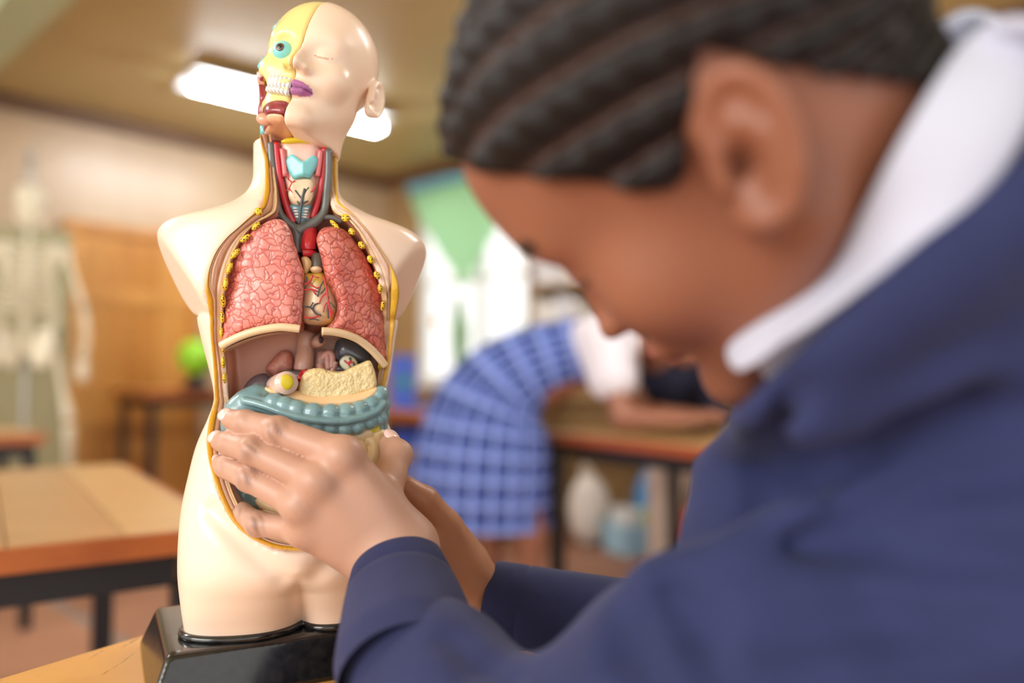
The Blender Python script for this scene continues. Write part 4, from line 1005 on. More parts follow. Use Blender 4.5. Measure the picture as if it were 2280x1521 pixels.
for i in range(n):
    ctr = (UL[i] + DL[i]) / 2; out = ctr - AX0 - AXD * ((ctr - AX0) @ AXD); out /= np.linalg.norm(out)
    for j in range(K):
        t = j / (K - 1); V.append(UL[i] * (1 - t) + DL[i] * t + out * .005 * math.sin(math.pi * t))
V = np.array(V); i = np.arange(n - 1)[:, None] * K; j = np.arange(K - 1)[None]
Q = np.stack([i + j, i + j + 1, i + K + j + 1, i + K + j], -1).reshape(-1, 4)
co = gpart('shirt_collar', mesh_np('shirt_collar', V, Q), mat('white_cotton', (196, 199, 216), .8, .2))
sm = co.modifiers.new('thick', 'SOLIDIFY'); sm.thickness = .004; sm.offset = 0
_c = D_.mean(0); _n = np.linalg.svd(D_ - _c)[2][2]; _n = _n * np.sign((AX0 - _c) @ _n)
# ---- blazer
m_blz = mat('navy_wool', (47, 53, 92), .8, .2, sheen=.06, noise=(26, (38, 43, 78), .5), bump=('noise', 1500, .25, .0006))
EL, SHL = W(1200, 1850, .37), W(2460, 1170, .345)
CH = W(2060, 1010, .47); PV = np.array([.44, .52, .66]); SHR = CH + np.array([.0, .13, .05]); ELR = W(1640, 1450, .615)
NECKF = [q + AXD * .018 for q in mirror(D_)[::10]]; NECKB = [D_[i] + AXD * .018 for i in range(0, len(D_), 8)] + [W(1668, 930, .44), W(1655, 1060, .44), W(1640, 1190, .43)]; NECKR = [.015] * (len(NECKB) - 3) + [.024, .026, .028]
CAL, CBL = W(886, 1264, .5595), W(912, 1450, .486)
CAR, CBR = W(1092, 1340, .664), W(1400, 1410, .64)
def f_blz0(P):
    left = chain(P, [CBL, EL, W(1570, 1580, .375), SHL], [.0445, .052, .058, .066], .03)
    right = chain(P, [CBR, ELR, SHR], [.040, .050, .066], .03)
    trunk = ell(P, CH, (.105, .150, .150))
    trunk = smin(trunk, rcone(P, CH + np.array([.06, .02, .02]), PV, .12, .14), .06)
    trunk = smin(trunk, rcone(P, W(2080, 800, .44), SHL + np.array([0, .03, .02]), .075, .070), .05); trunk = smin(trunk, rcone(P, W(2080, 800, .46), SHR + np.array([.05, -.02, .03]), .07, .062), .05)
    trunk = smin(trunk, rcone(P, DL.mean(0) + AXD * .045, CH, .084, .11), .05); trunk = smin(trunk, rcone(P, W(1930, 720, .40), W(2060, 1000, .42), .045, .09), .05)
    trunk = smin(trunk, chain(P, NECKB, NECKR, .01), .05); trunk = smin(trunk, chain(P, NECKF, [.018] * len(NECKF), .01), .05)
    d = smin(trunk, left, .030); d = smin(d, right, .02)
    d = d + .0048 * wobble(P, 34, 2) + .0020 * wobble(P, 85, 4)      # folds in the cloth
    return d
def hit(px, py):
    dd = np.linspace(.20, .75, 260); P = W(px, py, dd); v = f_blz0(P)
    return P[np.argmax(v < 0)] if (v < 0).any() else None
CREASE = []
for pts, r in (([(2300, 930), (2150, 925), (2000, 965), (1850, 1025), (1720, 1110), (1610, 1225)], .011), ([(2300, 1040), (2100, 1070), (1950, 1130)], .008), ([(1840, 950), (1750, 995), (1690, 1060)], .007), ([(1385, 1375), (1400, 1425), (1440, 1490)], .009),
               ([(2300, 1260), (2100, 1235), (1900, 1200), (1760, 1215)], .008), ([(1000, 1415), (1070, 1475), (1130, 1515)], .006), ([(1760, 870), (1735, 990), (1690, 1100)], .006), ([(2200, 1400), (1950, 1380), (1700, 1420)], .008), ([(1500, 1330), (1560, 1400), (1600, 1500)], .007)):
    q = [h for h in (hit(*p_) for p_ in pts) if h is not None]
    if len(q) > 1: CREASE.append((q, r))
RIDGE = [([h for h in (hit(*p_) for p_ in pts) if h is not None], r) for pts, r in (([(2200, 1000), (2000, 1045), (1840, 1100), (1720, 1180)], .010), ([(1480, 1300), (1650, 1250), (1800, 1180)], .012), ([(2100, 840), (1950, 880), (1800, 920)], .012))]
def f_blazer(P):
    d = f_blz0(P)
    for q, r in RIDGE:
        if len(q) > 1: d = smin(d, chain(P, [p_ + np.array([0, .006, -.002]) for p_ in q], [r] * len(q), .01), .02)
    for q, r in CREASE: d = smax(d, -chain(P, q, [r * .5] + [r] * (len(q) - 2) + [r * .4], .004), .016)
    near = axdist(P) - .14
    d = np.where(near < 0, smax(d, (P - _c) @ _n + .004, .006), d)    # neckline
    return smax(d, -rcone(P, AX0, AX1 + AXD * .02, .064, .064), .008)
VV, QQ = nets(f_blazer, (-.10, .20, .50), (.64, .82, 1.10), .0038, 2)
def sleeve(ca, cb, ra, rb, seed, over=.03):
    """cloth tube with an open, turned-in end"""
    ax = (cb - ca) / np.linalg.norm(cb - ca); L = np.linalg.norm(cb - ca) + over
    u = np.cross(ax, [0, 0, 1.0]); u /= np.linalg.norm(u); w_ = np.cross(ax, u); seg = 64
    prof = [(.045, .86), (.004, .90), (0, .93), (-.0004, .97), (.0012, 1.0)] + [(x, 1.0) for x in (.010, .026, .0275, .029, .0305)] + [(x, 1.0) for x in np.linspace(.036, L, 22)]
    V = []
    for x, k in prof:
        a = np.arange(seg) / seg * 2 * np.pi; r = (ra + (rb - ra) * min(max(x, 0) / (L - over), 1.1)) * k
        fold = 1 + (.030 * np.sin(a * 2 + seed + x * 30) + .022 * np.sin(a * 2 - x * 22 + seed * 2) * min(1, max(x - .02, 0) / .03)) * (1 if k > .95 else .5)
        seam = -.0009 if .0270 < x < .0300 else 0
        c = ca + ax * x
        V.append(c + ((r * fold + seam)[:, None]) * (np.cos(a)[:, None] * u + np.sin(a)[:, None] * w_))
    V = np.concatenate(V); m = len(prof); i = np.arange(m - 1)[:, None] * seg; j = np.arange(seg)[None]; j2 = (j + 1) % seg
    return V, np.stack([i + j, i + seg + j, i + seg + j2, i + j2], -1).reshape(-1, 4)
VB, FB = join_np([(VV, QQ), sleeve(CAL, CBL, .0315, .0450, .4), sleeve(CAR, CBR, .0350, .0410, 2.0)])
blazer = gpart('blazer', mesh_np('blazer', VB, FB), m_blz)

# shirt below the collar, tucked into the blazer
mc = DL.mean(0); rg_ = [mc + (DL - mc) * k_ + (CH - mc) * m__ for k_, m__ in ((.95, 0), (.90, .10), (.80, .3), (.6, .6))]
n = len(DL); V = np.concatenate(rg_); Q = np.array([[i * n + j, i * n + j + 1, (i + 1) * n + j + 1, (i + 1) * n + j] for i in range(3) for j in range(n - 1)])
gpart('shirt', mesh_np('shirt', V, Q), mat('shirt_cotton', (205, 208, 222), .8, .2))
# ================================================================ furniture
def desk(name, corner, du, dv, lu, lv, ztop, label, planks=5, thick=.038, apron=.05, leg=.04, group=None, edge=None, cat='table', inset=.03):
    """corner (x,y) of the top; du, dv unit vectors along its two sides"""
    t = empty(name, (corner[0], corner[1], 0), 0, label, cat, group)
    du = np.array([du[0], du[1], 0.0]); dv = np.array([dv[0], dv[1], 0.0]); R = np.column_stack([du, dv, [0, 0, 1.0]])
    def bx(n_, u, v, z, m_, bev=0.0):
        c = du * (u[0] + u[1]) / 2 + dv * (v[0] + v[1]) / 2 + np.array([0, 0, (z[0] + z[1]) / 2])
        return boxo(n_, c, ((u[1] - u[0]) / 2, (v[1] - v[0]) / 2, (z[1] - z[0]) / 2), m_, t, R, bev)
    for i in range(planks):
        a = lv * i / planks; b = lv * (i + 1) / planks
        bx('plank', (.012, lu - .012), (max(a + .0012, .012), min(b - .0012, lv - .012)), (ztop - thick, ztop), m_top[(i * 3 + i // 2) % 4], .0015)
    for u, v in (((0, lu), (0, .012)), ((0, lu), (lv - .012, lv)), ((0, .012), (.012, lv - .012)), ((lu - .012, lu), (.012, lv - .012))):
        bx('edge_band', u, v, (ztop - thick, ztop - .001), edge or m_edge, .0015)
    z1 = ztop - thick
    for v in ((inset, inset + leg * .7), (lv - inset - leg * .7, lv - inset)): bx('apron', (inset, lu - inset), v, (z1 - apron, z1), m_black)
    for u in ((inset, inset + leg * .7), (lu - inset - leg * .7, lu - inset)): bx('apron', u, (inset + leg, lv - inset - leg), (z1 - apron, z1), m_black)
    for u in (inset, lu - inset - leg):
        for v in (inset, lv - inset - leg): bx('leg', (u, u + leg), (v, v + leg), (0, z1 - apron + .001), m_black, .003)
    return t
def un(x, y): n_ = math.hypot(x, y); return (x / n_, y / n_)
# the desk that carries the model: scratched varnished top
m_scr = mat('varnished_worn_wood', (222, 168, 92), .3, .5, noise=(7, (196, 138, 66), .6, (.3, 1, 1)), bump=('noise', 60, .08, .002))
nt = m_scr.node_tree; N_ = nt.nodes; L_ = nt.links; b_ = N_['Principled BSDF']
src = b_.inputs['Base Color'].links[0].from_socket
tc = N_.new('ShaderNodeTexCoord'); mp = N_.new('ShaderNodeMapping'); mp.inputs['Scale'].default_value = (60, 7, 1); mp.inputs['Rotation'].default_value = (0, 0, 1.9); L_.new(tc.outputs['Object'], mp.inputs[0])
tx = N_.new('ShaderNodeTexNoise'); tx.inputs['Scale'].default_value = 3; tx.inputs['Detail'].default_value = 5; L_.new(mp.outputs[0], tx.inputs['Vector'])
rg = N_.new('ShaderNodeMapRange'); rg.inputs[1].default_value = .66; rg.inputs[2].default_value = .74; rg.inputs[4].default_value = .8; L_.new(tx.outputs[0], rg.inputs[0])
mx = N_.new('ShaderNodeMix'); mx.data_type = 'RGBA'; L_.new(rg.outputs[0], mx.inputs[0]); L_.new(src, mx.inputs[6]); mx.inputs[7].default_value = tuple(lin((92, 60, 34))) + (1,); L_.new(mx.outputs[2], b_.inputs['Base Color'])
ex = un(.0735, .120); fx = (ex[1], -ex[0])
far = np.array([-.388, .605]) + .32 * np.array(ex)
td = desk('worktable', far, (-ex[0], -ex[1]), fx, 1.05, .39, .75, 'varnished worn wooden table under the torso model', planks=1, edge=m_scr)
for c_ in td.children:
    if c_.name.startswith('plank'): c_.data.materials[0] = m_scr; c_.name = 'table_top'
# other desks of the classroom
c0 = np.array([-.423, 1.216]); dl = un(-.829, -.559); dr_ = un(-.559, .829)
desk('school_desk', c0, dr_, dl, 1.04, 1.3, .75, 'long plank-topped school desk with black frame left of the model', planks=9, thick=.035, apron=.05, leg=.045)
p = W(105, 960, 3.1)[:2]; desk('school_desk', p, un(-.68, .73), un(-.73, -.68), .6, 1.3, .75, 'school desk with dark frame in front of the skeleton', planks=4)
p = W(1200, 962, 3.22)[:2]; q = W(1640, 1007, 2.37)[:2]; d_ = un(*(q - p))
bgdesk = desk('school_desk', p, d_, (-d_[1], d_[0]), 1.35, .75, .75, 'school desk the pupil in the checked dress leans on', planks=5, edge=mat('red_brown_edge', (160, 78, 44), .4), leg=.045)
p = W(330, 868, 4.75)[:2]; desk('high_bench', p, (RA[0], RA[1]), (RB[0], RB[1]), 1.0, .55, .885, 'tall bench with dark legs carrying the green globe', planks=3, thick=.05, cat='bench')
p = W(842, 905, 5.0)[:2]; desk('window_bench', p, (.72, -.69), (.69, .72), .75, .5, .76, 'wooden bench below the window with the blue box on it', planks=3, thick=.06, cat='bench')
# green globe on its dark foot
g = W(437, 792, 5.0); gl_ = empty('globe', (g[0], g[1], .885), 0, 'lime green globe on a dark round foot on the tall bench', 'globe')
ball('globe_ball', (0, 0, .205), .112, mat('lime_green', (150, 214, 40), .35), gl_, 24)
V, F = tube_np([(0, 0, .0), (0, 0, .02), (0, 0, .05), (0, 0, .10)], [.09, .088, .05, .03], 20, 1); new_obj('foot', mesh_np('foot', V, F), gl_, m_black)
tube('bracket', [(0.0, .0, .09), (.09, 0, .12), (.125, 0, .205), (.09, 0, .29), (.0, 0, .322)], .007, m_black, gl_, 8, 5)
# blue box on the window bench
bb = W(897, 880, 5.25); bx_ = empty('storage_box', (bb[0], bb[1], .76), .3, 'blue cardboard box with green mark on the bench under the window', 'box')
m_blue = mat('box_blue', (72, 104, 206), .5)
boxo('carton', (0, 0, .16), (.078, .06, .16), m_blue, bx_, None, .004); boxo('lid', (0, 0, .332), (.084, .066, .014), m_blue, bx_, None, .004)
ball('green_mark', (.0, -.0605, .17), (.04, .002, .04), mat('mark_green', (50, 150, 110), .5), bx_, 14)
# blue chair below the window bench
ch = W(905, 1000, 4.7); cr = empty('school_chair', (ch[0], ch[1], 0), -.4, 'dark blue plastic school chair by the window bench', 'chair')
m_cb = mat('chair_blue', (36, 62, 150), .4)
boxo('seat', (0, 0, .43), (.19, .19, .012), m_cb, cr, None, .008)
V, F = box_np((0, 0, 0), (.19, .012, .13)); V[:, 1] += .05 * (V[:, 2] / .13); new_obj('backrest', mesh_np('backrest', V + [0, .20, .66], F, False), cr, m_cb)
for sx in (-1, 1):
    tube('leg', [(sx * .17, -.16, .42), (sx * .19, -.19, 0)], .011, m_black, cr, 8, 1); tube('leg', [(sx * .17, .19, .70), (sx * .17, .17, .42), (sx * .19, .22, 0)], .011, m_black, cr, 8, 3)
# pale cupboard behind the skeleton
cup = empty('cupboard', RM(2.9, .26, 0), 0, 'pale olive metal cupboard behind the skeleton', 'cupboard')
m_cup = mat('cupboard_olive', (158, 150, 112), .45)
def cp(name, s, t, z, m_, parent=None):
    o = rbox(name, s, t, z, m_, None, .004); o.parent = parent or cup
    o.matrix_parent_inverse = Matrix.Translation(cup.location).inverted(); return o
cp('carcass', (2.68, 3.7), (.01, .42), (.06, 1.83), m_cup)
for a in (2.69, 3.20):
    cp('cupboard_door', (a, a + .49), (.42, .44), (.1, 1.81), m_cup)
    cp('handle', (a + (.43 if a < 3 else .03), a + (.46 if a < 3 else .06)), (.44, .465), (.95, 1.1), m_black)
cp('plinth', (2.70, 3.68), (.03, .40), (0, .06), m_black)
# ---------------------------------------------------------------- skeleton
sk0 = W(56, 835, 4.06); skel = empty('skeleton', (sk0[0], sk0[1], 0), .55, 'cream plastic human skeleton hanging on a stand beside the plank door', 'skeleton')
m_bn = mat('skeleton_bone', (240, 232, 206), .4, noise=(12, (224, 212, 176), .5))
def bone(name, pts, r, seg=10): return tube(name, pts, r, m_bn, skel, seg, 4)
def f_cran(P):
    d = ell(P, (0, .0, 1.885), (.072, .09, .075)); d = smin(d, ell(P, (0, -.045, 1.815), (.05, .045, .055)), .03)
    for s in (-1, 1): d = smax(d, -ell(P, (s * .03, -.095, 1.855), (.019, .03, .017)), .006)
    return smax(d, -ell(P, (0, -.10, 1.822), (.011, .03, .016)), .004)
sdf_obj('skull', f_cran, (-.09, -.11, 1.74), (.09, .11, 1.975), .006, m_bn, skel)
bone('jaw', [(-.05, -.02, 1.80), (-.045, -.05, 1.765), (0, -.085, 1.748), (.045, -.05, 1.765), (.05, -.02, 1.80)], .012)
for i in range(22):
    z = 1.74 - i * .0265; y = .02 + .035 * math.sin((1.74 - z) * 9)
    V, F = tube_np([(0, y, z - .010), (0, y, z + .010)], .014 + .0006 * i, 10, 1); new_obj('vertebra', mesh_np('vertebra', V, F), skel, m_bn)
for i in range(11):
    z = 1.615 - i * .034; w_ = .075 + .065 * math.sin(min(1, (i + 1) / 8) * 1.5)
    for s in (-1, 1):
        e = [(0, .06, z), (s * w_ * .75, .07, z - .005), (s * w_, .0, z - .04), (s * w_ * .75, -.08, z - .07)] + ([(s * .015, -.105, z - .06)] if i < 8 else [])
        bone('rib', e, .0062, 7)
bone('sternum', [(0, -.095, 1.60), (0, -.11, 1.50), (0, -.105, 1.40)], [.018, .014, .010])
for s in (-1, 1):
    bone('clavicle', [(s * .015, -.09, 1.61), (s * .09, -.08, 1.635), (s * .165, -.01, 1.64)], .008)
    pillow('shoulder_blade', np.array([(s * .06, 1.63), (s * .17, 1.65), (s * .15, 1.57), (s * .09, 1.46), (s * .065, 1.52)][::s]), .09, .006, .005, .006, m_bn, skel)
    bone('humerus', [(s * .172, .0, 1.635), (s * .20, .0, 1.52), (s * .255, .0, 1.33)], [.020, .012, .018])
    bone('radius_bone', [(s * .265, -.01, 1.32), (s * .28, -.02, 1.18), (s * .262, -.03, 1.07)], [.011, .008, .012])
    bone('ulna', [(s * .25, .01, 1.33), (s * .258, .0, 1.18), (s * .245, -.02, 1.07)], [.013, .008, .008])
    for j in range(5):
        x = s * (.236 + .010 * j); bone('finger_bones', [(x, -.025 - .004 * j, 1.055), (x - s * .004, -.035 - .004 * j, 1.0), (x - s * .008 + s * .004 * j, -.04, .93 + .012 * abs(j - 2))], [.008, .006, .004], 6)
    pillow('hip_bone', np.array([(s * .02, 1.09), (s * .05, 1.20), (s * .13, 1.235), (s * .155, 1.17), (s * .12, 1.09), (s * .09, 1.02), (s * .04, 1.02)][::s]), .01, .03, .02, .008, m_bn, skel, lambda P: -.5 * np.abs(P[:, 0]) + .03)
    bone('femur', [(s * .10, .0, 1.095), (s * .135, .0, 1.07), (s * .165, -.01, .92), (s * .20, -.02, .745)], [.022, .020, .014, .030])
    bone('tibia', [(s * .20, -.02, .72), (s * .20, .0, .55), (s * .195, .02, .35)], [.028, .014, .018])
    bone('fibula', [(s * .222, .01, .70), (s * .222, .02, .52), (s * .215, .03, .34)], [.009, .006, .010])
    bone('foot_bones', [(s * .195, .06, .315), (s * .20, -.02, .33), (s * .21, -.10, .29), (s * .22, -.16, .28)], [.026, .026, .022, .012])
ball('sacrum', (0, .05, 1.13), (.045, .02, .06), m_bn, skel, 14)
m_pole = mat('pole_grey', (190, 194, 190), .35, metal=.6)
tube('stand_pole', [(0, .14, .06), (0, .14, 2.02), (0, .10, 2.06), (0, .0, 2.03), (0, 0, 1.955)], .012, m_pole, skel, 10, 3)
for k in range(5):
    a = k * 2 * math.pi / 5; tube('stand_foot', [(0, .14, .07), (.28 * math.cos(a), .14 + .28 * math.sin(a), .05)], .014, m_pole, skel, 8, 1)
    ball('castor', (.28 * math.cos(a), .14 + .28 * math.sin(a), .026), .026, m_black, skel, 12)
# ---------------------------------------------------------------- window dressing and outdoors
def cloth_panel(name, poly, s, m_, label, cat, wave=.012, f=26):
    """hanging cloth at s metres before the window wall, outline in (t,z)"""
    P = np.asarray(poly, float); cx, cz = P.mean(0)
    o = empty_none = None
    N = 26; V = []; n = len(P)
    Pd = np.concatenate([np.linspace(P[i], P[(i + 1) % n], 14, endpoint=False) for i in range(n)]); m = len(Pd)
    for k in range(N + 1):
        r = k / N
        for q in Pd:
            t, z = cx + (q[0] - cx) * r, cz + (q[1] - cz) * r
            V.append(RM(s + wave * math.sin(t * f) * (.4 + .6 * math.sin(z * 3) ** 2), t, z))
    Q = np.array([[k * m + j, k * m + (j + 1) % m, (k + 1) * m + (j + 1) % m, (k + 1) * m + j] for k in range(N) for j in range(m)])
    ob = new_obj(name, mesh_np(name, np.array(V), Q), None, m_); md = ob.modifiers.new('thick', 'SOLIDIFY'); md.thickness = .003
    return tag(ob, label, cat)
m_green = mat('green_cloth', (206, 236, 206), .7, .2); m_green.node_tree.nodes['Principled BSDF'].inputs['Transmission Weight'].default_value = .0
tr_ = m_green.node_tree.nodes.new('ShaderNodeBsdfTranslucent'); tr_.inputs[0].default_value = tuple(lin((216, 246, 216))) + (1,)
ad = m_green.node_tree.nodes.new('ShaderNodeMixShader'); ad.inputs[0].default_value = .7
L_ = m_green.node_tree.links; L_.new(m_green.node_tree.nodes['Principled BSDF'].outputs[0], ad.inputs[1]); L_.new(tr_.outputs[0], ad.inputs[2]); L_.new(ad.outputs[0], m_green.node_tree.nodes['Material Output'].inputs[0])
cloth_panel('valance', [(.40, 2.50), (1.70, 2.50), (1.70, 2.42), (1.05, 1.66), (.40, 2.42)], .07, m_green, 'green pointed cloth valance hanging in the window', 'curtain')
cloth_panel('curtain', [(1.00, 1.60), (1.06, 1.60), (1.14, 1.30), (1.09, .95), (.99, .95), (.95, 1.30)], .10, mat('curtain_sage', (128, 168, 120), .7, .2), 'sage green tied curtain hanging below the pointed valance', 'curtain', .006, 60)
tag(rbox('pelmet_board', (.03, .10), (.38, 1.74), (2.50, 2.58), mat('pelmet_blue', (120, 176, 196), .5), None, .004), 'light blue pelmet board above the green valance', 'pelmet')
st = RM(-.044, .60, 1.42); so = ball('window_sticker', (0, 0, 0), (.05, .004, .05), mat('sticker_orange', (236, 160, 40), .5), None, 16, RROT @ rotz(math.pi / 2)); so.location = st; tag(so, 'round orange sticker on the window pane', 'sticker')
m_leaf = [mat('leaf_%d' % i, c, .5, noise=(4, d, .6)) for i, (c, d) in enumerate([((150, 196, 90), (110, 160, 60)), ((176, 214, 120), (130, 180, 80)), ((120, 176, 96), (90, 140, 64))])]
m_bark = mat('bark', (120, 96, 72), .8)
def tree(s, t, h, r, i, label):
    base = RM(s, t, 0); e = empty('tree', base, 0, label, 'tree', 'trees outside the window')
    tube('trunk', [(0, 0, -.3), (.03, 0, h * .35), (0, .02, h * .6)], [.09, .07, .04], m_bark, e, 8, 3)
    rg = np.random.default_rng(i + 5); n = 2600; P = rg.normal(size=(n, 3)); P /= np.linalg.norm(P, axis=1)[:, None]; P = P * (rg.uniform(.35, 1, n) ** .5)[:, None] * np.array([r, r, h * .42]) + [0, 0, h * .58]
    A = rg.normal(size=(n, 3)); A /= np.linalg.norm(A, axis=1)[:, None]; B = np.cross(A, rg.normal(size=(n, 3))); B /= np.linalg.norm(B, axis=1)[:, None]; sz = rg.uniform(.06, .12, n)[:, None]
    V = np.stack([P - A * sz, P + B * sz * .45, P + A * sz, P - B * sz * .45], 1).reshape(-1, 3); F = np.arange(4 * n).reshape(-1, 4)
    o = new_obj('foliage', mesh_np('foliage', V, F, False), e, m_leaf[i % 3]); o['kind'] = 'stuff'
tree(-2.6, -.2, 1.65, .7, 0, 'low pale green bush outside the left half of the window'); tree(-3.2, 1.3, 1.55, .7, 1, 'light green bush outside below the green curtain'); tree(-2.4, 2.7, 1.45, .6, 2, 'darker bush outside at the right edge of the window')
yard = rbox('ground_outside', (-9, -.12), (-6, 9), (-.35, -.30), mat('lawn', (176, 190, 140), .8)); tag(yard, None, None, None, 'structure'); yard['label'] = 'pale lawn outside the window'
# ---------------------------------------------------------------- shelf with files, crates, bags
shelf = empty('bookcase', RM(.2, 2.4, 0), 0, 'open wooden bookcase beside the window', 'bookcase')
def sp(name, s, t, z):
    o = rbox(name, s, t, z, m_wallb, None, .003); o.parent = shelf; o.matrix_parent_inverse = Matrix.Translation(shelf.location).inverted()
sp('side_panel', (.01, .33), (1.96, 1.99), (0, 1.95)); sp('side_panel', (.01, .33), (3.57, 3.6), (0, 1.95)); sp('back_panel', (.005, .012), (1.99, 3.57), (.0, 1.95))
for z in (.08, .45, .82, 1.19, 1.56, 1.92): sp('shelf_board', (.012, .32), (1.99, 3.57), (z, z + .025))
rg = np.random.default_rng(11)
fc = [(228, 228, 232), (206, 206, 214), (236, 232, 224), (190, 196, 206)]; m_file = [mat('file_%d' % i, c, .5) for i, c in enumerate(fc)]; m_gf = [mat('green_book_%d' % i, c, .5) for i, c in enumerate([(150, 200, 60), (196, 216, 90), (96, 160, 70)])]
ordn = ['first', 'second', 'third', 'fourth', 'fifth', 'sixth']
for r, (z, t, k_, what) in enumerate(((1.215, 2.0, 6, 'pale file from the window on the bookcase shelf at head height'), (1.585, 2.0, 6, 'pale file from the window on the top bookcase shelf'), (.845, 3.02, 6, 'green file from the window on the low bookcase shelf'))):
    for i in range(k_):
        w_ = rg.uniform(.05, .075); h_ = rg.uniform(.24, .31)
        o = rbox('file', (.06, .30), (t, t + w_ - .004), (z, z + h_), m_gf[i % 3] if r == 2 else m_file[rg.integers(4)], None, .003)
        tag(o, ordn[i] + ' ' + what, 'file', ['files at head height', 'files on the top shelf', 'green files on the low shelf'][r]); t += w_ + .002
def crate(px, py, d, size, col, label, items):
    p = W(px, py, d); e = empty('crate', (p[0], p[1], 0), .4, label, 'crate'); m_ = mat('crate_plastic', col, .35); sx, sy, sz = size
    boxo('base', (0, 0, .01), (sx, sy, .01), m_, e)
    for s in (-1, 1): boxo('side', (s * sx, 0, sz / 2), (.008, sy, sz / 2), m_, e, None, .003); boxo('side', (0, s * sy, sz / 2), (sx, .008, sz / 2), m_, e, None, .003)
    boxo('rim', (0, -sy - .004, sz), (sx + .012, .012, .012), m_, e); boxo('rim', (0, sy + .004, sz), (sx + .012, .012, .012), m_, e)
    for i, (dx, c, h) in enumerate(items): boxo('block', (dx, 0, .02 + h / 2), (.05, sy * .7, h / 2), mat('block_paint', c, .5), e, None, .006)
    return e
crate(1425, 1200, 4.45, (.16, .12, .15), (170, 214, 236), 'pale blue plastic crate on the floor under the far desk', [(-.09, (236, 240, 240), .22), (.02, (150, 196, 120), .2), (.1, (90, 160, 214), .24)])
crate(1568, 1200, 4.15, (.13, .12, .12), (60, 140, 200), 'blue crate with red and green blocks on the floor', [(-.06, (206, 60, 56), .26), (.05, (60, 160, 90), .22)])
def bag(px, py, d, r, col, label):
    p = W(px, py, d); e = empty('bag', (p[0], p[1], 0), 0, label, 'bag'); m_ = mat('bag_cloth', col, .6)
    def f(P): return ell(P, (0, 0, r[2]), r) + .012 * wobble(P, 22, 3)
    o = sdf_obj('sack', lambda P: smax(f(P), .004 - P[:, 2], .01), (-r[0] - .03, -r[1] - .03, -.01), (r[0] + .03, r[1] + .03, 2 * r[2] + .04), .012, m_, e)
    tube('handle', [(-r[0] * .3, 0, 2 * r[2] - .02), (-.02, 0, 2 * r[2] + .06), (r[0] * .3, 0, 2 * r[2] - .02)], .008, m_, e, 8, 4)
bag(1310, 1150, 4.6, (.12, .10, .20), (232, 224, 214), 'white cloth bag standing on the floor under the far desk')
bag(1452, 1090, 4.6, (.11, .10, .22), (70, 140, 196), 'bright blue bag behind the pale crate')
# ---------------------------------------------------------------- pupil in the checked dress
def plaid_mat():
    m = mat('blue_check_cloth', (74, 96, 166), .75, .2); nt = m.node_tree; N = nt.nodes; L = nt.links
    uv = N.new('ShaderNodeUVMap'); uv.uv_map = 'uv'; sep = N.new('ShaderNodeSeparateXYZ'); L.new(uv.outputs[0], sep.inputs[0])
    def stripe(sock, sc, thr):
        a = N.new('ShaderNodeMath'); a.operation = 'MULTIPLY'; a.inputs[1].default_value = sc; L.new(sock, a.inputs[0])
        f = N.new('ShaderNodeMath'); f.operation = 'FRACT'; L.new(a.outputs[0], f.inputs[0])
        c = N.new('ShaderNodeMath'); c.operation = 'LESS_THAN'; c.inputs[1].default_value = thr; L.new(f.outputs[0], c.inputs[0]); return c.outputs[0]
    prev = None; base = (44, 56, 106)
    for sock, sc, thr, col, fac in ((sep.outputs[0], 22, .5, (86, 108, 184), .6), (sep.outputs[1], 11, .5, (86, 108, 184), .6), (sep.outputs[0], 22, .20, (150, 170, 236), .8), (sep.outputs[1], 11, .18, (150, 170, 236), .8)):
        st = stripe(sock, sc, thr); k_ = N.new('ShaderNodeMath'); k_.operation = 'MULTIPLY'; k_.inputs[1].default_value = fac; L.new(st, k_.inputs[0])
        x = N.new('ShaderNodeMix'); x.data_type = 'RGBA'; L.new(k_.outputs[0], x.inputs[0]); x.inputs[7].default_value = tuple(lin(col)) + (1,)
        if prev is None: x.inputs[6].default_value = tuple(lin(base)) + (1,)
        else: L.new(prev, x.inputs[6])
        prev = x.outputs[2]
    L.new(prev, N['Principled BSDF'].inputs['Base Color']); return m
DP = 3.02
def B(px, py, d=DP): return W(px, py, d)
pb = B(1100, 1200); pupil = empty('person', (pb[0], pb[1], 0), 0, 'pupil in a blue checked dress and white shirt bending over the far desk', 'person')
PI_ = Matrix.Translation(pupil.location).inverted()
def ppart(name, me, m_, parent=None):
    o = new_obj(name, me, parent or pupil, m_)
    if parent is None: o.matrix_parent_inverse = PI_
    return o
ks = DP / FPX
rings = [(1068, 1172, 152, .62), (1070, 1110, 152, .62), (1074, 1040, 150, .64), (1080, 975, 144, .66), (1092, 915, 130, .70), (1122, 862, 108, .78), (1178, 822, 92, .85), (1248, 795, 82, .9), (1318, 780, 74, .9), (1355, 775, 60, .9)]
rc = crom(np.array(rings, float), 6, False); seg = 72; V = []; UV = []
Pc = np.array([B(x, y) for x, y in rc[:, :2]]); tg = np.gradient(Pc, axis=0); tg /= np.linalg.norm(tg, axis=1)[:, None]; ln = np.concatenate([[0], np.cumsum(np.linalg.norm(np.diff(Pc, axis=0), axis=1))])
for i in range(len(rc)):
    dy = np.array([0, 1.0, 0]); sx = np.cross(dy, tg[i]); sx /= np.linalg.norm(sx); r = rc[i, 2] * ks
    pl_ = max(0, 1 - ln[i] / .42)
    for j in range(seg + 1):
        a = j / seg * 2 * math.pi; rr = r * (1 + .035 * pl_ * math.cos(a * 18))
        V.append(Pc[i] + sx * math.cos(a) * rr + dy * math.sin(a) * rr * rc[i, 3]); UV.append((j / seg, ln[i]))
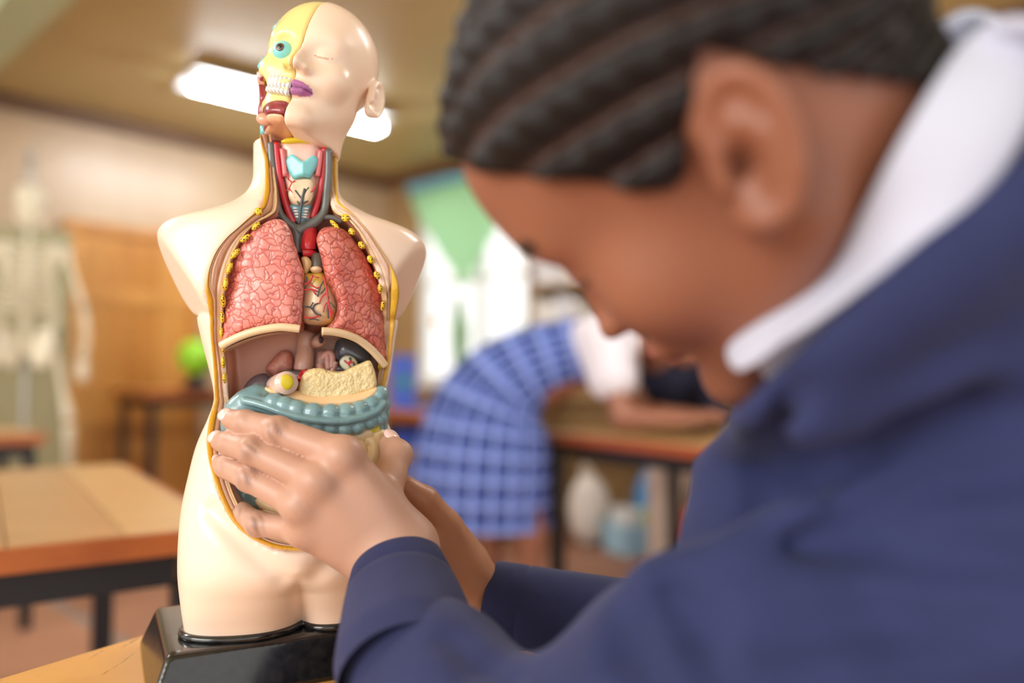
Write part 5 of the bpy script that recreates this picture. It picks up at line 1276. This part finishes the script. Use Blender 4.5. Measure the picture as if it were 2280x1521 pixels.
n = len(rc); Q = np.array([[i * (seg + 1) + j, i * (seg + 1) + j + 1, (i + 1) * (seg + 1) + j + 1, (i + 1) * (seg + 1) + j] for i in range(n - 1) for j in range(seg)])
ppart('dress', mesh_np('dress', np.array(V), Q, True, None, np.array(UV)), plaid_mat())
SHO = B(1340, 770, 2.92); ELB = B(1385, 930, 2.82); HND = B(1500, 935, 2.75); SH2 = B(1365, 775, 3.12); EL2 = B(1425, 915, 3.2); HN2 = B(1560, 930, 3.0); HD = B(1495, 740, 3.02)
def f_pupil(P):
    d = chain(P, [SHO, ELB, HND], [.052, .040, .028], .02); d = np.minimum(d, chain(P, [SH2, EL2, HN2], [.052, .040, .028], .02))
    d = smin(d, ell(P, HND + np.array([.05, 0, .0]), (.07, .04, .02)), .02); d = smin(d, ell(P, HN2 + np.array([.05, 0, 0]), (.07, .04, .02)), .02)
    d = smin(d, chain(P, [B(1345, 775), B(1400, 765), HD], [.09, .055, .055], .03), .03)
    d = smin(d, ell(P, HD, (.10, .078, .09)), .03); d = smin(d, ell(P, HD + np.array([.05, 0, -.07]), (.06, .058, .06)), .04)
    d = smin(d, ell(P, HD + np.array([.112, 0, -.075]), (.022, .018, .022)), .012)
    d = smin(d, chain(P, [B(1120, 880), B(1330, 785)], [.12, .10]), .04)
    for x, dd in ((1088, 3.08), (1178, 2.98)):
        k_ = B(x, 1180, dd); f_ = np.array([k_[0], k_[1] + .0, .07]); d = np.minimum(d, chain(P, [B(1090 if x < 1100 else 1140, 950, dd), k_, f_], [.085, .060, .038], .03))
    return d
sk_ = mat('skin_far', (150, 98, 74), .5); VV, QQ = nets(f_pupil, (-.25, 2.55, .03), (.95, 3.45, 1.32), .013, 2)
pbod = ppart('body', mesh_np('body', VV, QQ), sk_)
VV, QQ = nets(lambda P: smax(smin(smin(rcone(P, SHO + np.array([0, 0, .03]), SHO + (ELB - SHO) * .42, .098, .088), rcone(P, SH2, SH2 + (EL2 - SH2) * .42, .095, .085), .03), rcone(P, B(1290, 778), B(1385, 760), .115, .085), .04) + .006 * wobble(P, 30, 1), P[:, 0] - B(1430, 760)[0], .01), (-.05, 2.6, .7), (.7, 3.4, 1.35), .012, 2)
ppart('shirt', mesh_np('shirt', VV, QQ), mat('white_shirt', (236, 232, 240), .7, .2))
VV, QQ = nets(lambda P: smax(ell(P, HD + np.array([-.012, 0, .02]), (.112, .09, .098)), -((P - HD) @ np.array([-.6, 0, .8]) + .03), .01), HD - .16, HD + .16, .011, 2)
ppart('hair', mesh_np('hair', VV, QQ), m_hair)
for x, dd in ((1088, 3.08), (1178, 2.98)):
    k_ = B(x, 1180, dd); VV, QQ = nets(lambda P: smax(smin(ell(P, (k_[0] + .03, k_[1], .03), (.12, .045, .05)), rcone(P, (k_[0], k_[1], .04), (k_[0], k_[1], .12), .045, .042), .02), -P[:, 2] + .002, .004), (k_[0] - .12, k_[1] - .08, -.01), (k_[0] + .2, k_[1] + .08, .18), .009, 1)
    ppart('shoe', mesh_np('shoe', VV, QQ), m_black)
# ---------------------------------------------------------------- second pupil behind the far desk
D2 = 3.75
p2 = W(1530, 1200, D2); pup2 = empty('person', (p2[0], p2[1], 0), 0, 'pupil in pale trousers and dark jumper standing behind the far desk', 'person')
I2 = Matrix.Translation(pup2.location).inverted()
def qpart(name, me, m_):
    o = new_obj(name, me, pup2, m_); o.matrix_parent_inverse = I2; return o
hip = W(1540, 1000, D2); chs = W(1475, 850, D2 - .25); hd2 = W(1440, 740, D2 - .45)
s1, s2 = chs + np.array([-.16, .06, .04]), chs + np.array([.17, -.04, .04])
e1_, e2_ = W(1400, 930, D2 - .5), W(1600, 930, D2 - .55); h1_, h2_ = W(1480, 925, 3.0), W(1560, 930, 2.95)
legs = []
for sx in (-1, 1):
    legs.append([hip + np.array([sx * .09, 0, 0]), np.array([hip[0] + sx * .10 - .02, hip[1], .48]), np.array([hip[0] + sx * .10 - .03, hip[1] + .02, .08])])
def f_p2(P):
    d = smin(ell(P, hd2, (.085, .10, .11)), rcone(P, hd2, chs, .05, .07), .03)
    d = np.minimum(d, chain(P, [s1, e1_, h1_], [.05, .038, .028], .02)); d = np.minimum(d, chain(P, [s2, e2_, h2_], [.05, .038, .028], .02))
    d = smin(d, ell(P, h1_ + np.array([.03, -.04, 0]), (.05, .05, .02)), .02); d = smin(d, ell(P, h2_ + np.array([-.02, -.04, 0]), (.05, .05, .02)), .02)
    d = smin(d, chain(P, [chs, hip], [.11, .11]), .03)
    for l in legs: d = np.minimum(d, chain(P, l, [.08, .055, .04], .02))
    return d
VV, QQ = nets(f_p2, (.25, 2.75, .03), (1.35, 4.0, 1.40), .016, 2); qpart('body', mesh_np('body', VV, QQ), sk_)
def f_trs(P):
    d = None
    for l in legs:
        e = chain(P, l, [.105, .085, .075], .03); d = e if d is None else smin(d, e, .02)
    return smax(smin(d, ell(P, hip, (.16, .13, .12)), .04) + .006 * wobble(P, 24, 2), -(P[:, 2] - .06), .01)
VV, QQ = nets(f_trs, (.4, 3.3, .02), (1.35, 4.1, 1.0), .015, 2); qpart('trousers', mesh_np('trousers', VV, QQ), mat('beige_trousers', (206, 186, 170), .75, .2))
def f_jmp(P):
    d = smin(rcone(P, chs, hip + np.array([0, 0, .06]), .15, .14), rcone(P, s1, s2, .075, .075), .06)
    d = smin(d, rcone(P, s1, e1_, .07, .055), .03); d = smin(d, rcone(P, s2, e2_, .07, .055), .03)
    return smax(d + .006 * wobble(P, 22, 5), -rcone(P, hd2, chs, .055, .06), .01)
VV, QQ = nets(f_jmp, (.25, 2.95, .6), (1.4, 4.0, 1.3), .015, 2); qpart('jumper', mesh_np('jumper', VV, QQ), mat('dark_jumper', (34, 34, 50), .8, .2))
VV, QQ = nets(lambda P: smax(ell(P, hd2 + np.array([0, .015, .02]), (.096, .115, .115)), -((P - hd2) @ np.array([-.3, .75, .6]) + .02), .01), hd2 - .16, hd2 + .17, .012, 2); qpart('hair', mesh_np('hair', VV, QQ), m_hair)
for l in legs:
    k_ = l[2]; VV, QQ = nets(lambda P: smax(ell(P, (k_[0], k_[1] - .05, .03), (.05, .13, .055)), -P[:, 2] + .002, .004), (k_[0] - .08, k_[1] - .22, -.01), (k_[0] + .08, k_[1] + .12, .1), .01, 1)
    qpart('shoe', mesh_np('shoe', VV, QQ), m_black)
